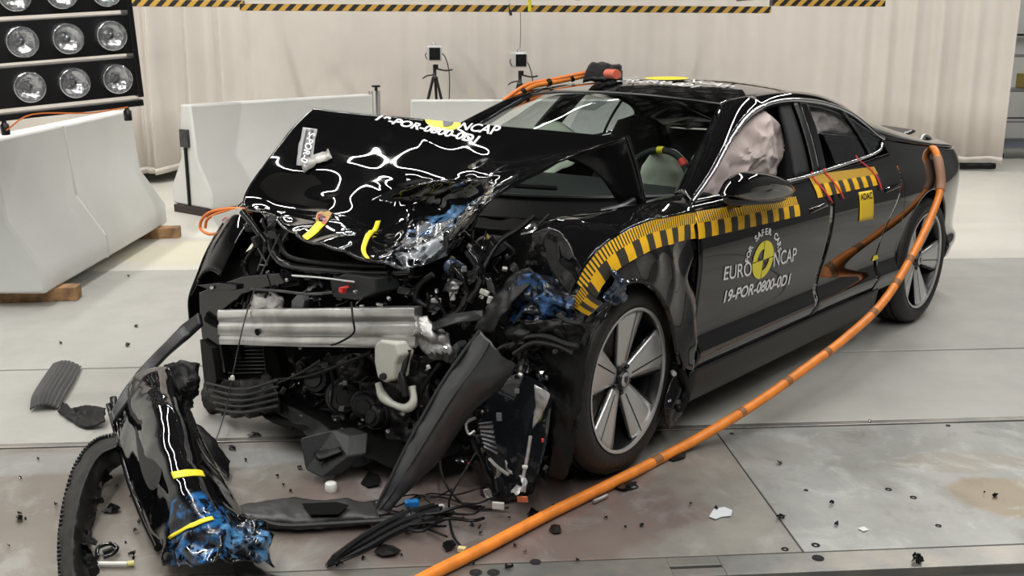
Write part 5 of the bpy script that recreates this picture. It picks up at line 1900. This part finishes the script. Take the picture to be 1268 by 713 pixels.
# orange crash cable with tow clamp
cb = thing_at('orange_cable', fz(825, 565), 'thick orange cable running from the car tail across the floor to the front edge', 'cable')
CBP = [C2W(cy(1149, 187, .84)), C2W(cy(1157, 185, .92)), C2W(cy(1163, 205, .98)), C2W(cy(1164, 236, 1.02)), C2W(cy(1150, 275, 1.06)), C2W(cy(1122, 330, 1.10)), C2W(cy(1090, 378, 1.13)), C2W(cy(1045, 420, 1.14)), C2W(cy(1000, 454, 1.13)),
       C2W(cy(950, 490, 1.10)), C2W(cy(900, 522, 1.06)), fz(840, 556, .022), fz(760, 597, .022), fz(680, 636, .022), fz(600, 678, .022), fz(530, 713, .022), fz(430, 768, .022)]
tube('cable_jacket', rel(cb, CBP), .0205, ORANGE, cb, seg=12, n=140)
tube('dirty_sleeve', rel(cb, spline(CBP[1:5], 12)[2:9]), .026, mat('dirty_sleeve', (.35, .19, .12), .6), cb, seg=10)
for f_ in (.30, .34, .39, .47, .53, .60, .71):
    seg_ = spline(CBP, 140)
    i = int(f_ * 140)
    tube('smudge', rel(cb, [seg_[i] + Vector((0, 0, .001)), seg_[i + 1] + Vector((0, 0, .001))]), .0212, mat('smudged_orange', (.28, .12, .04), .6), cb, seg=10)
ck = thing_at('tow_clamp', C2W(cy(1145, 182, .80)), 'small bright metal shackle clamped on the tail of the car', 'shackle')
O_ = ck.location.copy()
tube('bow', rel(ck, [C2W(cy(1139, 188, .74)), C2W(cy(1139, 175, .74)), C2W(cy(1145, 168, .74)), C2W(cy(1152, 174, .74)), C2W(cy(1150, 188, .76))]), .013, CAST, ck)
tube('pin', rel(ck, [C2W(cy(1134, 182, .74)), C2W(cy(1154, 184, .76))]), .016, STEEL, ck)
tube('jaw', rel(ck, [C2W(cy(1137, 190, .76)), C2W(cy(1149, 192, .78))]), .020, CAST, ck)

# orange lead and pouch on the far side of the roof
rl = thing_at('orange_lead', C2W(cy(657, 112, -.60)), 'orange lead taped along the far windscreen pillar up to the roof', 'cable')
RLP = [cy(560, 172, -.86), cy(600, 146, -.76), cy(628, 127, -.68), cy(657, 108, -.61), cy(690, 101, -.57), cy(718, 95, -.50), cy(738, 91, -.44)]
tube('lead', rel(rl, [C2W(p) for p in RLP]), .014, ORANGE, rl, n=50)
tube('lead', rel(rl, [C2W(p + Vector((.02, -.01, .012))) for p in RLP[2:]]), .010, ORANGE2, rl, n=40)
for i in (22, 30, 38):
    q = spline(RLP, 50)
    tube('black_tape', rel(rl, [C2W(q[i]), C2W(q[i + 1] + Vector((0, 0, .004)))]), .021, DULL, rl)
pz = cz(746, 96, 1.385)
pch = thing_at('black_pouch', C2W(cz(746, 94, 1.385)), 'black pouch with a red patch on the far side of the car roof', 'pouch')
pp = [C2W(cz(u, v, 1.40)) for u, v in ((722, 97), (740, 88), (765, 88), (771, 96))]
crumple('bag', [rel(pch, [pp[0] + Vector((0, 0, -.01)), pp[3] + Vector((0, 0, -.01))]), rel(pch, [pp[0].lerp(pp[1], .4) + Vector((0, 0, .05)), pp[3].lerp(pp[2], .4) + Vector((0, 0, .045))]), rel(pch, [pp[1] + Vector((0, 0, .01)), pp[2] + Vector((0, 0, .0))])],
        .012, 14, 3, DULL, pch, 12, 16, .02)
tube('red_patch', rel(pch, [C2W(cz(752, 91, 1.45)), C2W(cz(764, 92, 1.45))]), .020, mat('faded_red', (.6, .12, .07), .6), pch)

# white tag and orange loop by the hood's far corner
wt = thing_at('orange_loop_lead', C2W(cx(290, 265, .42)), 'orange wire loop with a white tag at the hood corner near the left barrier', 'cable')
for pts in ([(312, 262), (290, 258), (262, 262), (250, 272), (249, 284), (262, 290), (280, 284)], [(306, 258), (280, 261), (258, 270), (254, 282)], [(272, 286), (268, 298), (262, 320)]):
    tube('wire', rel(wt, [C2W(cx(u, v, .44)) for u, v in pts]), .007, ORANGE2, wt)
q = [C2W(cx(u, v, .46)) for u, v in ((262, 268), (298, 257), (303, 266), (272, 284))]
tg_ = prism('white_tag', rel(wt, q), (.0, .004, 0), WHITE, wt, bevel=.0005)
tube('red_writing', rel(wt, [C2W(cx(u, v, .465)) for u, v in ((275, 273), (280, 269), (284, 272), (290, 267))]), .0022, REDP, tg_, seg=5)

# thin wire from the bay to the bumper
wr = thing_at('thin_wire', C2W(cx(290, 460, .70)), 'thin dark wire with small white beads hanging from the bay to the torn bumper', 'wire')
WP = [C2W(cx(346, 290, .58)), C2W(cx(318, 352, .67)), C2W(cx(302, 400, .72)), C2W(cx(290, 455, .76)), C2W(cx(276, 520, .85)), C2W(cx(252, 580, 1.0)), C2W(cx(234, 612, 1.12)), C2W(cx(234, 640, 1.17))]
tube('strand', rel(wr, WP), .0028, STEEL, wr, seg=6, n=50)
for (u, v, X) in ((288, 468, .775), (239, 594, 1.03)):
    lathe('bead', [(.0001, .012), (.008, .009), (.009, -.006), (.0001, -.012)], WHITE, wr, 10, c=rel(wr, [C2W(cx(u, v, X))])[0])
w2 = thing_at('beam_wire', C2W(cx(436, 400, .66)), 'short dark wire tied round the middle of the bumper beam', 'wire')
tube('strand', rel(w2, [C2W(cx(435, 374, .66)), C2W(cx(437, 395, .69)), C2W(cx(438, 412, .69)), C2W(cx(420, 424, .70)), C2W(cx(410, 427, .70))]), .004, DULL, w2, seg=6)

# torn bumper corner
bm = thing_at('torn_bumper_cover', fz(230, 640), 'glossy black torn bumper corner with yellow tapes and a blue scuffed lower end', 'bumper')
BST = stain_mat('scuffed_bumper_paint', (.004, .004, .0045), .04,
                [(tuple(rel(bm, [fz(250, 668, .12)])[0]), .235, (.008, .012, .02), (.015, .11, .30), .38), (tuple(rel(bm, [fz(310, 668, .12)])[0]), .16, (.02, .03, .05), (.08, .24, .46), .38)], coat=.3, noise_scale=22, srough=.25)
BN = [[(152, 488, .28), (172, 462, .36), (205, 455, .37), (222, 470, .31)], [(146, 528, .20), (178, 500, .33), (218, 505, .34), (246, 535, .22)], [(158, 585, .14), (194, 560, .28), (238, 560, .27), (270, 580, .14)],
      [(180, 640, .09), (214, 614, .22), (258, 612, .22), (296, 625, .10)], [(196, 676, .05), (232, 655, .16), (272, 648, .17), (312, 650, .08)], [(216, 704, .03), (252, 700, .10), (292, 694, .10), (338, 696, .03)]]
BNET = [rel(bm, [fz(*q) for q in r]) for r in BN]
bf_ = crumple_f([[Vector(p) for p in r] for r in BNET], .006, 4, 4)


def bumper_f(s, t):
    p = bf_(s, t)
    if s > .66:
        k = (s - .66) / .34
        p = p + Vector((nz(p, 14, 3), nz(p, 14, 6), abs(nz(p, 12, 8)))) * .05 * k
    return p


grid('cover', 80, 40, bumper_f, BST, bm, solid=.005)


def on_bump(s, t, up): return bumper_f(s, t) + Vector((-.0, -.6, .8)) * up


grid('yellow_tape', 4, 20, lambda s, t: on_bump(.50 + .03 * s - .03 * t, .40 + .57 * t, .005), YEL, bm, solid=.001)
grid('yellow_tape', 2, 16, lambda s, t: on_bump(.80 + .02 * s - .03 * t, .15 + .45 * t, .010), YEL, bm, solid=.001)
tube('cover_edge', rel(bm, [fz(140, 492, .27), fz(146, 530, .18), fz(158, 585, .10), fz(178, 640, .05), fz(196, 678, .03)]), .014, GLOSS, bm)
tube('cover_lip', rel(bm, [fz(134, 500, .26), fz(150, 560, .12), (fz(165, 608, .07))]), .010, PAINT, bm)
pillow('fog_lamp_recess', rel(bm, [fz(u, v, z) for u, v, z in ((166, 520, .27), (178, 508, .30), (192, 530, .30), (200, 570, .27), (196, 600, .24), (184, 604, .22), (172, 570, .23))]), 0, .010, DULL, bm, 0, 1, 0, 6, 40)
crumple('inner_foam', [rel(bm, [fz(205, 452, .33), fz(228, 448, .36), fz(248, 450, .35)]), rel(bm, [fz(215, 480, .26), fz(232, 478, .29), fz(246, 474, .28)]), rel(bm, [fz(222, 505, .18), fz(232, 508, .18), fz(240, 500, .18)])], .02, 14, 3, DULL, bm, 16, 14, .006, .008)
crumple('side_wing', [rel(bm, [fz(236, 520, .16), fz(262, 540, .12), fz(285, 572, .04)]), rel(bm, [fz(248, 560, .10), fz(268, 575, .06), fz(283, 590, .02)])], .010, 9, 6, DULL, bm, 10, 20, .006, .005)
crumple('scuffed_flap', [rel(bm, [fz(294, 640, .12), fz(316, 640, .12), fz(332, 660, .09)]), rel(bm, [fz(290, 664, .11), fz(318, 664, .13), fz(340, 680, .07)]), rel(bm, [fz(300, 690, .06), fz(322, 690, .07), fz(346, 700, .03)])], .03, 9, 5, BST, bm, 20, 20, .004, .006)
crumple('torn_lip', [rel(bm, [fz(285, 690, .09), fz(300, 680, .14)]), rel(bm, [fz(300, 715, .03), fz(322, 708, .05)]), rel(bm, [fz(340, 725, .02), fz(372, 715, .03)])], .015, 9, 8, DULL, bm, 14, 8, .005, .006)

# curved strip from the bumper corner to the car
cs = thing_at('curved_grille_strip', fz(180, 470), 'long curved black trim strip arching from torn bumper to the car front', 'trim')
crumple('strip', [rel(cs, [C2W(cx(247, 388, .66)), C2W(cx(222, 408, .72)), fz(190, 440, .36), fz(160, 476, .31), fz(136, 512, .27)]), rel(cs, [C2W(cx(250, 402, .68)), C2W(cx(230, 420, .74)), fz(198, 450, .34), fz(166, 490, .29), fz(140, 524, .25)])],
        .003, 6, 3, GREYP, cs, 6, 40, .02)

# ribbed splitter arc
sp = thing_at('splitter_lip', fz(95, 640), 'curved black ribbed splitter lip lying at the lower left corner', 'splitter')
SO = [fz(152, 538, .10), fz(118, 548, .09), fz(94, 578, .07), fz(80, 625, .05), fz(74, 675, .04), fz(76, 722, .03)]
SI = [fz(152, 572, .02), fz(134, 588, .015), fz(120, 622, .015), fz(112, 665, .015), fz(112, 695, .015), fz(118, 722, .015)]
SM = [fz(146, 552, .16), fz(122, 565, .15), fz(104, 600, .13), fz(94, 640, .12), fz(90, 685, .11), fz(94, 722, .10)]
crumple('lip', [rel(sp, SO), rel(sp, SM), rel(sp, SI)], .006, 9, 3, DULL, sp, 14, 60, .006, .002)
for i in range(46):
    p = curve_at(SO, i / 45)
    q = curve_at(SO, min(1, i / 45 + .01)) - curve_at(SO, max(0, i / 45 - .01))
    a = math.atan2(q.y, q.x)
    box('rib', rel(sp, [p])[0], (.010, .014, .03), GREYP, sp, Matrix.Rotation(a, 3, 'Z'), .002)
for i in range(12):
    p = curve_at(SI, i / 11)
    jag_plate('torn_clip', rel(sp, [p + Vector((0, 0, .04))])[0], .06, DULL, sp, rnd)

# trims on the slab to the left
t1 = thing_at('ribbed_trim', fz(68, 480), 'dark grey ribbed trim piece lying alone on the concrete left of the wreck', 'trim')
def t1f(s, t):
    a = [fz(66, 450, .03), fz(52, 470, .045), fz(40, 490, .04), fz(37, 507, .015)]
    b = [fz(101, 454, .012), fz(92, 470, .02), fz(80, 490, .02), fz(72, 506, .008)]
    p = curve_at(a, s).lerp(curve_at(b, s), t)
    return p + Vector((0, 0, .022 * sin(pi * t) + (.003 * sin(t * 46) if t > .25 else 0))) - t1.location
grid('trim_shell', 20, 60, t1f, mat('charcoal_plastic', (.035, .037, .04), .38), t1, solid=.004)
t2 = thing_at('mounting_strip', fz(100, 515), 'jagged black mounting strip on the concrete against the bumper tip', 'trim')
crumple('strip', [rel(t2, [fz(78, 498, .03), fz(92, 505, .035), fz(108, 502, .03), fz(130, 505, .06)]), rel(t2, [fz(72, 510, .01), fz(90, 522, .012), fz(108, 530, .01), fz(130, 522, .03)])], .012, 14, 4, DULL, t2, 10, 30, .006, .005)

# undertray piece and grille strips in front
ut = thing_at('undertray_piece', fz(390, 635), 'flat black undertray piece with a recessed tray, lying in front of the car', 'panel')
crumple('tray', [rel(ut, [fz(292, 628, .03), fz(340, 618, .05), fz(400, 616, .05), fz(465, 622, .04)]), rel(ut, [fz(305, 640, .05), fz(350, 638, .06), fz(410, 636, .055), fz(470, 640, .05)]), rel(ut, [fz(325, 652, .015), fz(370, 655, .02), fz(420, 652, .02), fz(480, 646, .02)])],
        .008, 9, 3, mat('worn_black_plastic', (.03, .03, .03), .45, bump=.2), ut, 16, 40, .005, .004)
prism('recess', rel(ut, [fz(u, v, .068) for u, v in ((374, 624), (416, 622), (432, 626), (420, 637), (384, 638))]), (0, 0, .003), VOID, ut, bevel=.001)
tube('front_edge', rel(ut, [fz(310, 640, .05), fz(350, 650, .035), fz(410, 648, .035), fz(480, 644, .04)]), .008, GREYP, ut, seg=6)
gs = thing_at('grille_strips', fz(480, 670), 'bundle of long thin black grille strips on the floor ahead of the cross member', 'trim')
for k in range(6):
    a0 = k * 4.5
    pts = [fz(404 + k * 2, 700 - a0 * .5, .012 + .008 * k), fz(450 + k, 682 - a0, .02 + .008 * k), fz(500, 656 - a0 * .9, .03 + .006 * k), fz(562 - k * 5, 634 - a0 * .4, .02 + .004 * k)]
    tube('strip', rel(gs, pts), .0085, GREYP if k % 2 else GLOSS, gs, seg=5)
for (u, v) in ((420, 690), (465, 668), (505, 645), (540, 636)):
    jag_plate('clip', rel(gs, [fz(u, v, .03)])[0], .07, DULL, gs, rnd)
rnd2 = random.Random(5)
wh = thing_at('wiring_harness', fz(520, 628), 'tangle of black wires with plugs on the floor below the headlight', 'wiring')
for k in range(11):
    u0, v0 = rnd2.uniform(440, 520), rnd2.uniform(610, 660)
    pts = [fz(u0, v0, .01)]
    for j in range(4):
        u0 += rnd2.uniform(12, 34)
        v0 += rnd2.uniform(-16, 12)
        pts.append(fz(u0, v0, rnd2.uniform(.008, .05)))
    tube('wire', rel(wh, pts), rnd2.choice([.003, .004, .006]), DULL, wh, seg=6, n=20)
tube('wire', rel(wh, [C2W(cx(590, 560, .5)), fz(560, 610, .08), fz(556, 630, .01), fz(560, 660, .008), fz(572, 678, .008)]), .004, DULL, wh, seg=6, n=24)
tube('wire', rel(wh, [C2W(cx(545, 540, .5)), fz(548, 590, .10), (fz(575, 625, .02)), fz(610, 630, .01), fz(630, 628, .02)]), .005, DULL, wh, seg=6, n=24)
box('blue_connector', rel(wh, [fz(510, 623, .03)])[0], (.050, .026, .024), BLUE, wh, eul(5, 0, 8), .006)
box('plug', rel(wh, [fz(545, 628, .02)])[0], (.028, .018, .016), WHITE, wh, eul(0, 0, 30), .002)
box('plug', rel(wh, [fz(572, 680, .012)])[0], (.026, .018, .016), mat('cream_yellow_plug', (.65, .52, .25), .5), wh, eul(0, 0, -20), .002)

# single small things on the floor
ft = thing_at('hose_fitting', fz(443, 575), 'grey plastic hose fitting beside the dark duct under the car front', 'fitting')
lathe('bowl', [(.0001, .005), (.038, .005), (.043, .012), (.040, .022), (.030, .030), (.026, .045), (.020, .047), (.020, .035), (.0001, .035)], mat('light_grey_plastic', (.30, .32, .35), .35), ft, 32, c=(0, 0, 0))
tube('spout', rel(ft, [fz(455, 570, .04), fz(475, 560, .05), fz(492, 553, .055)]), .012, MIDP, ft)
box('white_label', rel(ft, [fz(483, 556, .07)])[0], (.05, .022, .004), WHITE, ft, eul(10, 0, 18), .001)
lathe('white_bottle_cap', [(.0001, .034), (.017, .034), (.021, .030), (.022, .004), (.020, 0), (.0001, 0)], WHITE, None, 28)
o = bpy.data.objects['white_bottle_cap']
o.location = fz(410, 608)
tag(o, 'small round white cap standing on the floor in front of the dark duct', 'cap')
ws_ = thing_at('white_stick', fz(145, 700), 'white plastic stick with a yellow tip at the lower left', 'stick')
tube('stick', rel(ws_, [fz(120, 698, .012), fz(158, 698, .012)]), .008, WHITE, ws_)
tube('yellow_tip', rel(ws_, [fz(158, 698, .012), fz(166, 697, .012)]), .009, mat('pale_yellow', (.6, .55, .2), .5), ws_)
bl = thing_at('black_clamp', fz(132, 680), 'black looped clamp lying just above the white stick', 'clamp')
tube('loop', rel(bl, [fz(120, 690, .015), fz(122, 678, .02), fz(136, 673, .025), fz(145, 678, .02), fz(140, 685, .015), fz(128, 690, .012)]), .007, GLOSS, bl)
tube('pad', rel(bl, [fz(128, 684, .012), fz(140, 679, .016)]), .009, DULL, bl)
rp = thing_at('clear_tube', fz(742, 618), 'short pale tube stub lying by the orange cable near the front wheel', 'tube')
tube('stub', rel(rp, [fz(735, 621, .012), fz(752, 613, .012)]), .007, CAST, rp)
lm = thing_at('black_lump', fz(1131, 697), 'small black broken clip lying on the slotted rail at lower right', 'clip')
for k in range(5):
    jag_plate('shell', Vector((rnd2.uniform(-.02, .02), rnd2.uniform(-.01, .01), .014 + .001 * k)), .028, GLOSS, lm, rnd2)
wc = thing_at('white_chip', fz(893, 636), 'pale torn foil chip lying alone on the steel plate right of centre', 'chip')
jv = [fz(878, 640, .004), fz(884, 630, .006), (fz(897, 628, .010)), fz(907, 632, .006), fz(905, 639, .004), fz(894, 640, .003), fz(886, 643, .004)]
prism('foil', rel(wc, jv), (0, 0, .002), mat('foil_white', (.55, .57, .6), .35), wc, bevel=.0004)
wc2 = thing_at('small_white_chip', fz(1069, 655), 'tiny white chip on the scuffed steel plate below the brown stain', 'chip')
prism('foil', rel(wc2, [fz(1062, 654, .003), fz(1070, 652, .004), fz(1076, 656, .003), fz(1069, 658, .003)]), (0, 0, .0015), WHITE, wc2, bevel=.0003)


def shard(u, v, w, h, label, group=None, seed=0, m=None):
    rd = random.Random(seed + int(u * 7 + v))
    c = fz(u, v)
    n = 7
    poly = []
    for k in range(n):
        a = 2 * pi * k / n
        r = rd.uniform(.55, 1.1)
        q = fz(u + w / 2 * r * cos(a), v + h / 2 * r * sin(a), .003)
        poly.append(q - c + Vector((0, 0, rd.uniform(0, .012))))
    n = len(poly)
    cen = sum(poly, Vector()) / n + Vector((0, 0, rd.uniform(.3, 1) * min(.012, w * .0008)))
    V = poly + [p + Vector((0, 0, .003)) for p in poly] + [cen, cen - Vector((0, 0, .003))]
    Fc = []
    for i in range(n):
        j = (i + 1) % n
        Fc += [(i, j, j + n, i + n), (i + n, j + n, 2 * n), (j, i, 2 * n + 1)]
    o = raw('plastic_shard', V, Fc, m or (GLOSS if rd.random() < .5 else DULL), None, smooth=False)
    o.location = c
    return tag(o, label, 'shard', group)


G = 'loose black plastic shards on the floor'
for (u, v, w, h, lab) in [
    (86, 655, 26, 16, 'dark triangular plastic shard on the brown plate left of the splitter'), (24, 643, 16, 7, 'small black shard at the far left edge of the steel plate'),
    (838, 567, 34, 10, 'flat black shard under the orange cable behind the front wheel'), (775, 604, 30, 12, 'broad black torn flake just below the orange cable by the front tyre'),
    (688, 656, 20, 11, 'crinkled black shard on the steel plate right of the orange cable'), (660, 637, 18, 9, 'black shard touching the orange cable below the headlight'),
    (555, 677, 22, 14, 'black shard left of the lower end of the orange cable'), (478, 684, 36, 16, 'long black shard below the grille strips'),
    (140, 632, 30, 14, 'black shard between the splitter and the torn bumper'), (460, 596, 34, 18, 'black broken piece behind the white cap on the floor'),
    (702, 590, 34, 10, 'flat dark flake on the floor in front of the front tyre'), (315, 540, 22, 6, 'flat dark flake on the rail line under the car nose'),
    (967, 641, 14, 4, 'thin black sliver on the joint between two steel plates'), (650, 608, 26, 8, 'dark flake beneath the hanging headlight'),
    (288, 556, 14, 5, 'small dark flake on the plate right of the bumper wing'), (500, 600, 30, 16, 'torn dark piece beside the foot of the cross member')]:
    shard(u, v, w, h, lab, G)
rs = random.Random(3)
small = []
for (a, b, cnt) in (((10, 560), (70, 700), 6), ((130, 600), (180, 700), 10), ((280, 560), (460, 612), 8), ((430, 640), (660, 705), 18), ((640, 580), (880, 700), 10), ((880, 520), (1240, 700), 7), ((20, 330), (240, 540), 7)):
    for i in range(cnt):
        small.append((rs.uniform(a[0], b[0]), rs.uniform(a[1], b[1])))
for i, (u, v) in enumerate(small[:]):
    w_ = rs.uniform(3, 8)
    shard(u, v, w_, w_ * .5, 'tiny black plastic chip scattered on the hall floor', 'tiny chips scattered on the floor', i)
